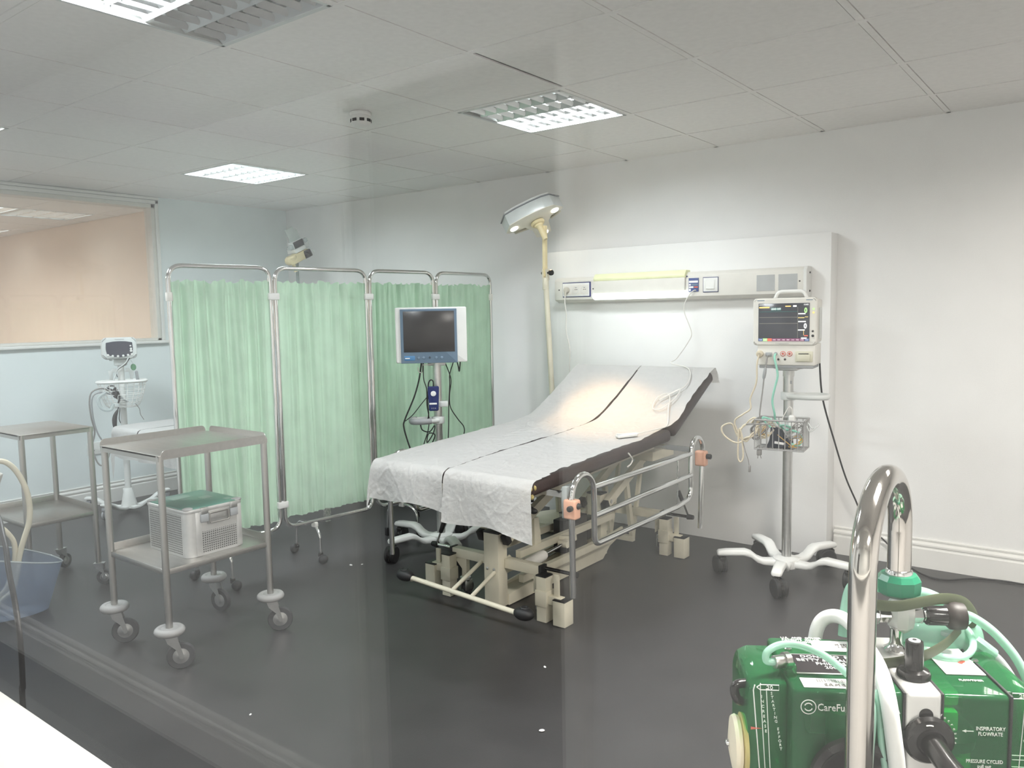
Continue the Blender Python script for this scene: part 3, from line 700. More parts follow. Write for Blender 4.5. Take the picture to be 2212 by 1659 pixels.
# ================================================================ instrument trolleys
def caster_b(b, fk, c, ang, r, stem_top):
    """swivel caster: b wheel builder gets the tyre, fk the fork; c = wheel centre on the floor"""
    pass
def trolley(label, x0, x1, y0, y1, zt, zs, bumpers, trail, wheel_r, group):
    t = thing('instrument_trolley', label, 'trolley', ((x0+x1)/2, (y0+y1)/2, 0), 0, group)
    r = .0135; zl = wheel_r*2+.062 if bumpers else wheel_r*2+.035
    # top tray: flat sheet with an upstand on three sides
    b = B().bb(x0-.012, x1+.012, y0-.012, y1+.012, zt-.022, zt-.012, .002)
    b.bb(x0-.012, x1+.012, y0-.012, y0-.009, zt-.036, zt-.014)
    if not bumpers: b.bb(x1+.009, x1+.012, y0-.012, y1+.012, zt-.036, zt-.014)
    def rim(a, c, h=.028):
        a = Vector(a); c = Vector(c); d = (c-a); L = d.length; d.normalize()
        n = 5; q = .022
        pr = [(0,0), (0,.004)] + [(q-q*math.cos(k*PI/2/n), h-q+q*math.sin(k*PI/2/n)) for k in range(n+1)] + [(L-q+q*math.cos(PI/2-k*PI/2/n), h-q+q*math.sin(PI/2-k*PI/2/n)) for k in range(n+1)] + [(L,.004), (L,0)]
        return pr, a, d
    if bumpers:
        for a, c in (((x0-.011, y1+.004, zt-.016), (x0-.011, y0-.012, zt-.016)), ((x0+.012, y1+.011, zt-.016), (x1+.002, y1+.011, zt-.016)), ((x1+.011, y0-.002, zt-.030), (x1+.011, y1+.010, zt-.030))):
            pr, o, d = rim(a, c, .030 if c[0] != a[0] or a[0] < x0 else .036); b.prism(pr, o, d, (0,0,1), d.cross(V(0,0,1)), .0022)
    top = mesh('top_shelf', b, 'steelplate', t, angle=30)
    b = B().bb(x0-.004, x1+.004, y0-.004, y1+.004, zs-.018, zs-.012, .001)
    for xa, xb, ya, yb, h in ((x0-.006, x0-.003, y0, y1, .030), (x1+.003, x1+.006, y0, y1, 0), (x0, x1, y1+.003, y1+.006, .030), (x0, x1, y0-.006, y0-.003, 0)):
        b.bb(xa, xb, ya, yb, zs-.034, zs-.012+h, .001)
    mesh('bottom_shelf', b, 'steelplate', t)
    for (x, y), tr in zip(((x0, y0), (x1, y0), (x1, y1), (x0, y1)), trail):
        b = B().cyl((x, y, zl), (x, y, zt-.014), r, n=18); leg = mesh('leg', b, 'steel', t)
        if bumpers:
            b = B().torus((x, y, zl-.010), .041, .0165, sc=.95).cyl((x, y, zl-.018), (x, y, zl+.002), .036, n=24, bev=.002); mesh('bumper_ring', b, 'midgrey', leg)
        d = V(math.cos(tr), math.sin(tr), 0); s = V(-d.y, d.x, 0); c = V(x, y, wheel_r)+d*(.036 if bumpers else .028)
        zf = zl-.026 if bumpers else zl-.002
        b = B()
        for sg in (-1, 1):
            b.prism([(-.020, 0), (.024, 0), (.034 if bumpers else .026, -(zf-wheel_r)*.45), (.046 if bumpers else .037, -(zf-wheel_r)+.002), (.043 if bumpers else .034, -(zf-wheel_r)-.010), (.032 if bumpers else .023, -(zf-wheel_r)-.010), (.022, -(zf-wheel_r)*.7), (-.010, -(zf-wheel_r)*.35)], V(x, y, zf)+s*(sg*.0155-.001), d, (0,0,1), s, .0025)
        b.box(V(x, y, zf)+d*.004, (.052, .033, .003), Matrix.Rotation(tr, 4, 'Z')).cyl(V(x, y, zf), V(x, y, zl), .012)
        mesh('caster_fork', b, 'alu', leg)
        b = B().lathe([(wheel_r*.60, -.010), (wheel_r*.93, -.0115), (wheel_r, -.006), (wheel_r, .006), (wheel_r*.93, .0115), (wheel_r*.60, .010)], c, s, 32); wh = mesh('wheel', b, 'tyre', leg)
        b = B().lathe([(.004, -.0145), (.012,-.013), (wheel_r*.35, -.011), (wheel_r*.62, -.0098), (wheel_r*.62, .0098), (wheel_r*.35, .011), (.012,.013), (.004, .0145)], c, s, 28); mesh('hub', b, 'alu', leg)
    return t
G = 'stainless steel trolleys'
trolley('larger steel trolley nearest the camera with grey bumper rings, carrying a perforated box', -1.395, -.960, -1.330, -.868, .858, .412, True, (PI*.31, PI*.33, PI*.30, PI*.08), .053, G)
trolley('steel trolley further back at left edge of the photo, without bumper rings', -2.665, -2.225, -1.330, -1.010, .835, .40, False, (PI*.6, PI*.4, PI*.26, PI*.65), .040, G)

# ---------------------------------------------------------------- perforated sterilising box
bx0, bx1, by0, by1, bz0, bz1 = -1.318, -1.005, -1.212, -.950, .401, .594
t = thing('sterilising_box', 'perforated aluminium box with green lid on the lower trolley shelf', 'box', ((bx0+bx1)/2, (by0+by1)/2, bz0))
perf = mat('perforated_aluminium', (.62,.615,.60), .38, .8, var=.04, scale=30)
nt = perf.node_tree; N = nt.nodes; L = nt.links; bs = N['Principled BSDF']
tc = N.new('ShaderNodeTexCoord'); mp = N.new('ShaderNodeMapping'); mp.inputs['Scale'].default_value = (1/.0094,)*3; L.new(tc.outputs['Object'], mp.inputs['Vector'])
fr = N.new('ShaderNodeVectorMath'); fr.operation = 'FRACTION'; L.new(mp.outputs[0], fr.inputs[0])
su = N.new('ShaderNodeVectorMath'); su.operation = 'SUBTRACT'; su.inputs[1].default_value = (.5,.5,.5); L.new(fr.outputs[0], su.inputs[0])
ge = N.new('ShaderNodeNewGeometry'); ab = N.new('ShaderNodeVectorMath'); ab.operation = 'ABSOLUTE'; L.new(ge.outputs['Normal'], ab.inputs[0])
iv = N.new('ShaderNodeVectorMath'); iv.operation = 'SUBTRACT'; iv.inputs[0].default_value = (1,1,1); L.new(ab.outputs[0], iv.inputs[1])
pm = N.new('ShaderNodeVectorMath'); pm.operation = 'MULTIPLY'; L.new(su.outputs[0], pm.inputs[0]); L.new(iv.outputs[0], pm.inputs[1])
ln = N.new('ShaderNodeVectorMath'); ln.operation = 'LENGTH'; L.new(pm.outputs[0], ln.inputs[0])
lt = N.new('ShaderNodeMath'); lt.operation = 'LESS_THAN'; lt.inputs[1].default_value = .27; L.new(ln.outputs['Value'], lt.inputs[0])
mx = N.new('ShaderNodeMixShader'); dk = N.new('ShaderNodeBsdfDiffuse'); dk.inputs['Color'].default_value = (.015,.015,.016,1)
L.new(lt.outputs[0], mx.inputs[0]); L.new(bs.outputs[0], mx.inputs[1]); L.new(dk.outputs[0], mx.inputs[2]); L.new(mx.outputs[0], N['Material Output'].inputs['Surface'])
M['perf'] = perf
def rrect(x0, x1, y0, y1, r, n=6):
    out = []
    for cx, cy, a in ((x1-r, y0+r, -PI/2), (x1-r, y1-r, 0), (x0+r, y1-r, PI/2), (x0+r, y0+r, PI)):
        out += [(cx+r*math.cos(a+k*PI/2/n), cy+r*math.sin(a+k*PI/2/n)) for k in range(n+1)]
    return out
b = B().prism(rrect(bx0, bx1, by0, by1, .032), (0,0,bz0), (1,0,0), (0,1,0), (0,0,1), bz1-.012-bz0); mesh('box_body', b, 'lightalu', t, angle=30)
zh = bz1-.012
b = B().bb(bx0+.036, bx1-.036, by0-.0012, by0+.001, bz0+.012, zh-.008); mesh('perforated_side', b, 'perf', t)
b = B().bb(bx1-.001, bx1+.0012, by0+.068, by1-.040, bz0+.012, bz0+.098); mesh('perforated_end', b, 'perf', t)
b = B().bb(bx1-.001, bx1+.0035, by0+.040, by0+.064, bz0+.004, zh, .001); mesh('corner_strip', b, 'lightalu', t)
b = B().bb(bx1-.001, bx1+.0035, by1-.036, by1-.014, bz0+.004, zh, .001); mesh('corner_strip', b, 'lightalu', t)
b = B().prism(rrect(bx0-.003, bx1+.003, by0-.003, by1+.003, .034), (0,0,zh), (1,0,0), (0,1,0), (0,0,1), .014, .002)
lid = mesh('lid', b, 'lightalu', t, angle=30)
M['lidgreen'] = mat('green_anodised_lid', (.10,.27,.21), .30, .45, var=.08)
b = B().prism(rrect(bx0+.004, bx1-.006, by0+.004, by1-.004, .02), (0,0,zh+.012), (1,0,0), (0,1,0), (0,0,1), .006, .002); mesh('lid_panel', b, 'lidgreen', lid)
for x, y, sx_, sy_ in ((-1.245,-1.10,.06,.09), (-1.16,-1.03,.05,.05), (-1.06,-.99,.035,.03)):
    b = B().bb(x-sx_/2, x+sx_/2, y-sy_/2, y+sy_/2, zh+.0178, zh+.0186); mesh('lid_window', b, mat('green_lid_label', (.22,.36,.30), .3, .2), lid)
for x, y in ((bx1-.020, by0+.020), (bx1-.020, by1-.020), (bx0+.020, by0+.020)):
    b = B().cyl((x, y, zh+.012), (x, y, zh+.020), .021, n=20, bev=.004); mesh('lid_corner', b, 'midgrey', lid)
for y in (by0+.078, by1-.050):
    b = B().bb(bx1+.001, bx1+.010, y-.018, y+.018, zh-.044, zh-.010, .003); la = mesh('latch', b, 'grey', t)
    b = B().bb(bx1-.006, bx1+.011, y-.016, y+.016, zh-.010, zh+.016, .003); mesh('latch_clip', b, 'alu', la)
ym = (by0+by1)/2+.012
b = B().bb(bx1+.0005, bx1+.004, ym-.052, ym+.052, zh-.056, zh-.004, .002); hp = mesh('handle_plate', b, 'alu', t)
b = B().tube(fillet([(bx1+.009, ym-.044, zh-.012), (bx1+.009, ym-.044, zh-.052), (bx1+.009, ym+.044, zh-.052), (bx1+.009, ym+.044, zh-.012)], .008), .0028, 8, smooth=False).bb(bx1+.003, bx1+.010, ym-.046, ym+.046, zh-.016, zh-.008, .002); mesh('handle', b, 'steel', hp)
# ================================================================ shared stand pieces
def star_arm(t, a, R, w0=.062, w1=.050, z0=.060):
    d = V(math.cos(a), math.sin(a), 0); s = V(-d.y, d.x, 0)
    top = [(0,z0+.040), (.07,z0+.030), (.115,z0+.030), (.145,z0+.042), (.175,z0+.066), (.205,z0+.076), (R-.02,z0+.073), (R+.018,z0+.068), (R+.026,z0+.058)]
    bot = [(R+.024,z0+.044), (R+.015,z0+.040), (.21,z0+.044), (.175,z0+.034), (.145,z0+.010), (.115,z0+.0), (.07,z0-.004), (0,z0-.004)]
    b = B().prism(top+bot, s*(-w0/2), d, (0,0,1), s, w0)
    for v in b.bm.verts:                          # taper towards the end, chamfer the crown
        q = v.co.copy(); q.z = 0; r = q.dot(d); f = 1-(1-w1/w0)*max(0, min(1, (r-.1)/.2)); k = q.dot(s); v.co += s*(k*(f-1))
    bmesh.ops.bevel(b.bm, geom=[e for e in b.bm.edges if abs((e.verts[0].co-e.verts[1].co).normalized().dot(s)) < .5], offset=.010, segments=2, profile=.5, affect='EDGES')
    return b
def twin_caster(t, p, ang, r=.047, parent=None):
    """p = local position of the swivel axis"""
    d = V(math.cos(ang), math.sin(ang), 0); s = V(-d.y, d.x, 0); c = p+d*.022; c.z = r
    o = parent or t
    b = B().cyl((p.x, p.y, r+.02), (p.x, p.y, p.z), .012, n=14).cyl(c+s*-.006, c+s*.006, r*.93, n=28)
    b.box(p+V(0,0,-.012)-V(0,0,max(0,p.z-r-.045)), (.034,.034,.028), Matrix.Rotation(ang, 4, 'Z'), .006)
    ca = mesh('caster', b, 'blackgloss', o, local=True)
    for sg in (-1, 1):
        b = B().lathe([(r*.5, -.010), (r*.9, -.011), (r, -.006), (r, .006), (r*.9, .011), (r*.5, .010)], c+s*(sg*.0165), s, 28); mesh('caster_wheel', b, 'black', ca, local=True)
    return ca
def gear_stand(name, label, cat, x, y, rotz, R, a0, arm_mat, pole_top, pole_r, group=None, swivel=0.6):
    t = thing(name, label, cat, (x, y, 0), rotz, group)
    for k in range(5):
        a = a0-rotz+k*2*PI/5
        mesh('base_arm', star_arm(t, a, R), arm_mat, t, local=True, angle=50)
    b = B().lathe([(.062,.052), (.066,.060), (.064,.096), (.040,.104), (.03,.106)], (0,0,0)); mesh('base_hub', b, arm_mat, t, local=True)
    for k in range(5):
        a = a0-rotz+k*2*PI/5; twin_caster(t, V(math.cos(a)*R, math.sin(a)*R, .104), a+swivel+k*1.1)
    b = B().cyl((0,0,.10), (0,0,pole_top), pole_r, n=28); mesh('pole', b, 'alu', t, local=True)
    return t
def ring_handle(t, z, ang, L, material, name='push_handle', tip=None):
    """loop handle clamped on the pole, reaching out along ang"""
    d = V(math.cos(ang), math.sin(ang), 0); s = V(-d.y, d.x, 0); up = V(0,0,1)
    P = lambda a, c: d*a+s*c+up*z
    b = B().tube(fillet([P(.0,.030), P(L*.55,.066), P(L,.050), P(L,-.050), P(L*.55,-.066), P(.0,-.030)], .04, 8), .011, 10, smooth=False, flat=None)
    for v in b.bm.verts: v.co.z = z+(v.co.z-z)*1.25
    b.cyl(V(0,0,z-.020), V(0,0,z+.020), .036, n=24, bev=.004)
    h = mesh(name, b, material, t, local=True)
    if tip:
        b = B().tube(fillet([P(L*.30,.048), P(L*.55,.066), P(L+.004,.050), P(L+.004,-.050), P(L*.8,-.060)], .04, 8), .0125, 10, smooth=False)
        for v in b.bm.verts: v.co.z = z+(v.co.z-z)*1.35
        mesh('handle_bumper', b, tip, h, local=True)
    return h
def rounded_panel(x0, x1, z0, z1, r, y0, y1, bev=.006, bulge=0.0, n=6):
    pts = []
    for cx, cz, a in ((x1-r, z0+r, -PI/2), (x1-r, z1-r, 0), (x0+r, z1-r, PI/2), (x0+r, z0+r, PI)):
        pts += [(cx+r*math.cos(a+k*PI/2/n), cz+r*math.sin(a+k*PI/2/n)) for k in range(n+1)]
    return B().prism(pts, (0, y0, 0), (1,0,0), (0,0,1), (0,1,0), y1-y0, bev)

# ================================================================ patient monitor on its stand (right)
t = gear_stand('patient_monitor', 'patient monitor with lit screen on a white five legged stand by the back wall', 'monitor', .612, 1.092, math.radians(8), .318, math.radians(-79), 'white', 1.075, .0235)
DYN = t
fy = -.135
b = rounded_panel(-.146, .150, 1.180, 1.408, .018, fy, fy+.05, .008); hs = mesh('monitor_housing', b, 'offwhite', t, local=True)
b = B().bb(-.132, .146, fy+.045, .05, 1.19, 1.402, .012, 3); mesh('rear_housing', b, 'offwhite', hs, local=True)
b = B().bb(-.126, .142, fy+.010, .055, 1.083, 1.186, .006, 2); md = mesh('module_housing', b, 'offwhite', t, local=True)
b = B().bb(-.118, .135, fy+.016, .03, 1.068, 1.085, .004); mesh('module_base', b, 'grey', md, local=True)
b = B()
for k in range(6): b.bb(.1495, .1515, -.06+k*.012, -.054+k*.012, 1.21+0*k, 1.36)
mesh('vent_grille', b, 'greywhite', hs, local=True)
b = B().tube(fillet([(-.062, -.05, 1.400), (-.045, -.05, 1.440), (.075, -.05, 1.440), (.092, -.05, 1.400)], .025), .0085, 12, smooth=False); mesh('carry_handle', b, 'white', hs, local=True)
scr = mat('monitor_screen', (.018,.019,.024), .15, var=.04, emit=(.16,.17,.21), estr=.25)
M['scr'] = scr
def emi(name, c, s): M[name] = mat(name, tuple(.5*x for x in c), .3, var=.02, emit=c, estr=s)
emi('px_white', (1,1,1), 1.0); emi('px_green', (.55,.95,.35), .9); emi('px_teal', (.02,.22,.20), .6); emi('px_amber', (1,.72,.25), .9); emi('px_red', (1,.16,.10), .9); emi('px_line', (.35,.33,.28), .7); emi('px_blue', (.10,.16,.36), .7); emi('px_purple', (.34,.10,.22), .6)
sx0, sx1, sz0, sz1 = -.120, .117, 1.200, 1.382
b = B().bb(sx0, sx1, fy-.0018, fy+.01, sz0, sz1, .001); so = mesh('screen', b, 'scr', t, local=True)
U = lambda u: sx0+(sx1-sx0)*u
W_ = lambda v: sz1-(sz1-sz0)*v
def px(name, u0, u1, v0, v1, m): b = B().bb(U(u0), U(u1), fy-.0026, fy-.0017, W_(v1), W_(v0)); return mesh(name, b, m, so, local=True)
px('alarm_bar', .015, .22, .085, .125, 'px_amber'); px('status_bar', .53, .64, .065, .095, 'px_amber'); px('status_box', .68, .75, .055, .100, 'px_white'); px('title_mark', .015, .12, .028, .040, 'px_white')
px('lead_box', .25, .45, .115, .185, 'px_teal')
for v, m in ((.215, 'px_teal'), (.365, 'px_line'), (.525, 'px_line')): px('trace_line', .02, .77, v, v+.008, m)
px('divider', .772, .776, .10, .92, 'px_line')
for v0, v1, u0, u1, m in ((.265,.295,.78,.92,'px_white'), (.375,.395,.78,.90,'px_amber'), (.355,.372,.91,.97,'px_amber'), (.470,.500,.78,.93,'px_white'), (.690,.720,.78,.91,'px_white'), (.90,.935,.84,.95,'px_white'), (.84,.865,.90,.97,'px_red'), (.70,.84,.885,.893,'px_amber')): px('value_bar', u0, u1, v0, v1, m)
for k, m in enumerate(('px_blue','px_green','px_red','px_purple','px_purple','px_purple','px_purple','px_purple','px_purple','px_purple','px_blue')):
    px('soft_key', .005+k*.0905, .09+k*.0905, .925, .995, m); 
    if k not in (2,): px('soft_key_caption', .022+k*.0905, .075+k*.0905, .955, .972, 'px_white')
ex, ez = (1,0,0), (0,0,1)
def stxt(body, size, u, v, m, **k): return text('screen_text', body, size, (U(u), fy-.0026, W_(v)), ex, ez, m, so, local=True, **k)
stxt('LEAD OFF', .012, .35, .15, 'px_white', sx=.85, bold=.02); stxt('0', .034, .925, .20, 'px_green', sx=.8, bold=.04); stxt('0', .034, .920, .605, 'px_white', sx=.8, bold=.04); stxt('13:03', .010, .93, .045, 'px_white', bold=.02)
text('brand_lettering', 'D Y N A S C O P E', .0075, (-.008, fy-.0004, 1.189), ex, ez, 'grey', hs, local=True, off=.0004)
b = B().bb(-.126, -.092, fy-.0006, fy+.001, 1.395, 1.3985).bb(.100, .130, fy-.0006, fy+.001, 1.3945, 1.398); mesh('logo_strip', b, 'slate', hs, local=True)
for z, m in ((1.353, 'px_green'), (1.336, 'px_amber')):
    b = B().cyl((.134, fy-.003, z), (.134, fy+.004, z), .005, n=14); mesh('status_lamp', b, m, hs, local=True)
for z, r in ((1.248, .005), (1.226, .0062)):
    b = B().cyl((.132, fy-.003, z), (.132, fy+.004, z), r, n=14, bev=.001); mesh('power_button', b, 'black', hs, local=True)
my = fy+.010
b = B().cyl((-.113, my-.016, 1.138), (-.113, my+.004, 1.138), .017, n=22, bev=.004).cyl((-.113, my-.026, 1.134), (-.113, my-.012, 1.138), .011, n=14); mesh('round_plug', b, 'beigecord', md, local=True)
b = B().bb(-.086, -.056, my-.008, my+.004, 1.127, 1.146, .003).bb(-.080, -.062, my-.018, my, 1.128, 1.140, .003); mesh('flat_plug', b, 'grey', md, local=True)
b = B().cyl((-.038, my-.008, 1.139), (-.038, my+.004, 1.139), .0085, n=18, bev=.002); mesh('hose_socket', b, 'grey', md, local=True)
for x in (-.005, .026):
    b = B().cyl((x, my-.003, 1.139), (x, my+.004, 1.139), .013, n=24, bev=.0015); so2 = mesh('pressure_socket', b, 'red', md, local=True)
    b = B().torus((x, my-.003, 1.139), .008, .002, (0,1,0), 20, 8); mesh('socket_ring', b, 'greywhite', so2, local=True)
for x in (-.026, .005):
    b = B().cyl((x, my-.002, 1.112), (x, my+.004, 1.112), .0055, n=16); mesh('jack_socket', b, 'black', md, local=True)
b = B().bb(.052, .132, my-.004, my+.004, 1.100, 1.152, .003).bb(.060, .122, my-.010, my+.002, 1.103, 1.138, .003); pr = mesh('printer_door', b, mat('aged_printer_plastic', (.58,.56,.44), .4), md, local=True)
b = B().bb(.068, .114, my-.0105, my-.006, 1.139, 1.142); mesh('paper_slot', b, 'black', pr, local=True)
b = B().bb(-.045, .050, -.055, .045, 1.052, 1.070, .003).bb(-.066, .072, -.04, .03, 1.060, 1.069, .002).cyl((0,0,1.02), (0,0,1.056), .028, n=24); mesh('tilt_mount', b, 'alu', t, local=True)
b = B().bb(-.0255, -.0225, -.010, .004, .925, 1.015); sc_ = mesh('scale_strip', b, 'offwhite', t, local=True)
for k, g in enumerate('5'): pass
b = B()
for z in (.945, .975, 1.005): b.bb(-.0262, -.0250, -.006, .002, z, z+.0016)
mesh('scale_mark', b, 'black', sc_, local=True)
b = B().bb(.012, .020, -.0242, -.0205, .985, 1.000); mesh('rating_label', b, 'grey', t, local=True)
ring_handle(t, .923, math.radians(4-8+6), .185, 'greywhite')
# wire basket in front of the pole
def wire_basket(t, x0, x1, y0, y1, z0, z1, material, taper=.0, nx=8, ny=5, rw=.0025, name='basket'):
    b = B()
    c = [(x0, y0), (x1, y0), (x1, y1), (x0, y1)]
    b.tube(fillet([(x, y, z1) for x, y in c]+[(x0, y0, z1)], .0), rw*1.5, 8, smooth=False)
    k = taper; ci = [(x0+k, y0+k), (x1-k, y0+k), (x1-k, y1-k), (x0+k, y1-k)]
    b.tube([(x, y, z0) for x, y in ci]+[(*ci[0], z0)], rw, 8, smooth=False)
    for q in range(nx+1):
        f = q/nx; xa = x0+(x1-x0)*f; xb = x0+k+(x1-x0-2*k)*f
        b.tube([(xa, y0, z1), (xb, y0+k, z0), (xb, y1-k, z0), (xa, y1, z1)], rw*.8, 6, smooth=False)
    for q in range(1, ny):
        f = q/ny; ya = y0+(y1-y0)*f; yb = y0+k+(y1-y0-2*k)*f
        b.tube([(x0, ya, z1), (x0+k, yb, z0), (x1-k, yb, z0), (x1, ya, z1)], rw*.8, 6, smooth=False)
    return mesh(name, b, material, t, local=True)
bk = wire_basket(t, -.125, .105, -.175, -.030, .675, .818, 'midgrey', rw=.003)
b = B().tube([(.105,-.06,.80), (.125,-.07,.775), (.15,-.06,.785), (.155,-.055,.80)], .003, 6).tube([(.105,-.10,.79), (.120,-.11,.765), (.14,-.10,.775), (.145,-.095,.79)], .003, 6); mesh('cable_hook', b, 'greywhite', bk, local=True)
b = B().bb(-.02, .02, -.034, -.018, .70, .80, .003); mesh('basket_clamp', b, 'greywhite', bk, local=True)
# things in and from the basket
W = lambda x, y, z: (WM[DYN.name] @ V(x, y, z))
def cable(name, label, pts, r, m, cat='cable', group=None, extra=None, **k):
    b = B().tube(pts, r, 8, **k)
    o = single(name, b, m, label, cat, group, origin=pts[0])
    return o
def wind(cx, cy, cz, R, turns, seed, sq=1.0, tall=1.0, n=10):
    q = random.Random(seed); out = []
    for i in range(int(turns*n)):
        a = 2*PI*i/n+seed; out.append(W(cx+R*q.uniform(.75,1.15)*math.cos(a), cy+R*.55*q.uniform(.6,1.2)*sq*math.sin(a), cz+R*tall*q.uniform(.7,1.1)*math.sin(a+.5)+q.uniform(-.01,.01)))
    return out
cable('monitor_lead', 'beige lead from the patient monitor with long loops hanging left of its basket', [W(-.113,-.150,1.132), W(-.120,-.158,1.09), W(-.122,-.160,1.00), W(-.150,-.160,.92), W(-.148,-.165,.87), W(-.185,-.165,.84), W(-.225,-.165,.80)] + wind(-.16,-.15,.765,.050,3,4) + [W(-.24,-.16,.79), W(-.285,-.17,.775), W(-.278,-.17,.735), W(-.225,-.17,.700), W(-.185,-.17,.71), W(-.200,-.17,.77), W(-.205,-.17,.70), W(-.205,-.17,.62), W(-.190,-.17,.605), W(-.180,-.17,.64), W(-.190,-.17,.74)], .0042, 'beigecord')
gl = cable('monitor_lead', 'dark grey lead with a ferrite bead running down from the patient monitor', [W(-.071,-.148,1.132), W(-.078,-.155,1.08), W(-.085,-.158,1.03), W(-.092,-.160,.96), W(-.103,-.165,.85), W(-.105,-.150,.80)] + wind(-.11,-.125,.765,.045,3,9) + [W(-.16,-.185,.795), W(-.05,-.185,.80), W(.0,-.17,.78)], .0034, 'greycord')
b = B().lathe([(.003,-.030), (.007,-.022), (.0085,0), (.007,.022), (.003,.030)], W(-.0835,-.157,1.045)-gl.location, W(-.0780,-.155,1.08)-W(-.085,-.158,1.03), 14); f = mesh('ferrite_bead', b, 'grey', None, local=True); f.parent = gl
cable('air_hose', 'mint green air hose from the patient monitor down into its wire basket', [W(-.038,-.133,1.138), W(-.038,-.155,1.120), W(-.026,-.160,1.07), W(-.022,-.160,1.03), W(-.036,-.158,.97), W(-.046,-.155,.91), W(-.036,-.15,.85), W(-.036,-.125,.815), W(.0,-.10,.77), W(.05,-.12,.765), W(.08,-.12,.75), W(.085,-.14,.71), W(.06,-.15,.70), W(.0,-.13,.73), W(-.06,-.13,.78), W(-.10,-.12,.822), W(-.06,-.12,.815), W(-.03,-.12,.78), W(.0,-.12,.79), W(.04,-.12,.78)], .0052, 'mint', 'hose')
b = B().prism([(-.075,0), (.045,0), (.042,.040), (.01,.052), (-.015,.098), (-.055,.102), (-.060,.040)], W(0,-.150,.680), WM[DYN.name].to_3x3() @ V(1,0,0), (0,0,1), WM[DYN.name].to_3x3() @ V(0,1,0), .06, .006)
cf = single('blood_pressure_cuff', b, mat('navy_black_cloth', (.012,.016,.030), .8, var=.2), 'dark navy cuff folded in the wire basket of the patient monitor', 'cuff', origin=tuple(W(0,-.12,.680)))
b = B().box((0,0,0), (.046,.002,.012), WM[DYN.name].to_3x3().to_4x4() @ Matrix.Rotation(.12, 4, 'Y'), .0009); bmesh.ops.translate(b.bm, vec=W(-.012,-.1515,.706)-Vector(cf.location), verts=b.bm.verts); l = mesh('cuff_label', b, 'paper', None, local=True); l.parent = cf
b = B().bb(.020, .050, -.110, -.075, .75, .838, .008, 3); bmesh.ops.transform(b.bm, matrix=WM[DYN.name], verts=b.bm.verts); wp = single('sensor_plug', b, 'white', 'white sensor plug block standing up in the wire basket', 'plug', origin=tuple(W(.035,-.09,.75)))
b = B().tube([W(.035,-.09,.835), W(.034,-.09,.868), W(.018,-.09,.875), W(-.005,-.095,.83), W(-.02,-.10,.79)], .0022, 6); bmesh.ops.translate(b.bm, vec=-Vector(wp.location), verts=b.bm.verts); l = mesh('plug_cable', b, 'whitecord', None, local=True); l.parent = wp
for k, (m, lab, sd, c) in enumerate((('beigecord', 'tangle of thin beige electrode wires at the left end of the basket', 3, (-.075,-.14,.765)), ('greycord', 'tangle of thin grey electrode wires at the right end of the basket', 8, (.055,-.13,.76)))):
    cable('electrode_wire', lab, wind(*c, .038, 5, sd, tall=.9), .0020, m, 'wire')
cable('electrode_wire', 'amber and yellow electrode wires low in the middle of the basket', wind(.06,-.14,.715,.03,3,5)+wind(-.07,-.14,.76,.03,2,6), .0022, mat('amber_wire', (.55,.33,.08), .5), 'wire')
b = B().tube([W(-.19,-.17,.74), W(-.170,-.17,.66), W(-.155,-.17,.615), W(-.150,-.17,.585)], .0022, 6).box(W(-.149,-.17,.572), (.012,.010,.034), None, .003); single('jack_lead', b, 'greycord', 'thin dark lead with a jack connector dangling below the left end of the basket', 'cable', origin=tuple(W(-.19,-.17,.74)))
b = B().box(W(-.105,-.16,.655), (.022,.018,.028), None, .004).tube([W(-.11,-.16,.642), W(-.112,-.16,.625)], .002, 6).tube([W(-.10,-.16,.642), W(-.095,-.16,.626)], .002, 6).cyl(W(-.105,-.16,.668), W(-.105,-.15,.69), .004); single('connector_block', b, 'greycord', 'small grey two pronged connector hanging under the wire basket', 'connector', origin=tuple(W(-.105,-.16,.655)))
cable('power_cord', 'black mains cord from the patient monitor looping along the back wall to the right', [W(.14,.03,1.085), (.735,1.24,.90), (.765,1.35,.67), (.80,1.44,.47), (.845,1.47,.345), (.875,1.55,.215), (.948,1.56,.147), (1.02,1.555,.084), (1.10,1.53,.020), (1.19,1.465,.006), (1.28,1.455,.006), (1.38,1.545,.006), (1.50,1.590,.006), (1.64,1.585,.006), (1.9,1.57,.006), (2.2,1.575,.006), (3.0,1.585,.006), (3.55,1.57,.006)], .0045, 'black', 'cable')

# ================================================================ display on a stand behind the couch
t = gear_stand('display_trolley', 'grey and white display with blue bezel on a five legged stand behind the couch', 'monitor', -1.155, .432, math.radians(42), .318, math.radians(-104), 'white', 1.10, .0235)
SCT = t
fy = -.075
b = rounded_panel(-.222, .172, 1.092, 1.408, .008, fy, fy+.06, .005)
for v in b.bm.verts:
    if v.co.z > 1.39: v.co.z -= .010*((v.co.x+.025)/.2)**2
hs = mesh('display_housing', b, 'white', t, local=True)
b = B().bb(-.15, .10, fy+.055, fy+.12, 1.13, 1.37, .02, 3); mesh('rear_shell', b, 'offwhite', hs, local=True)
b = rounded_panel(-.194, .118, 1.090, 1.390, .004, fy-.008, fy+.01, .003); bz = mesh('bezel', b, 'slate', t, local=True)
b = B().bb(-.178, .104, fy-.0095, fy, 1.152, 1.378, .001); mesh('screen', b, 'screen', bz, local=True)
b = B().bb(-.176, -.118, fy-.0095, fy-.006, 1.106, 1.132, .001); lb = mesh('badge', b, mat('badge_blue', (.08,.22,.42), .3), bz, local=True)
b = B().bb(-.172, -.146, fy-.0102, fy-.009, 1.116, 1.121); mesh('badge_strip', b, 'paper', lb, local=True)
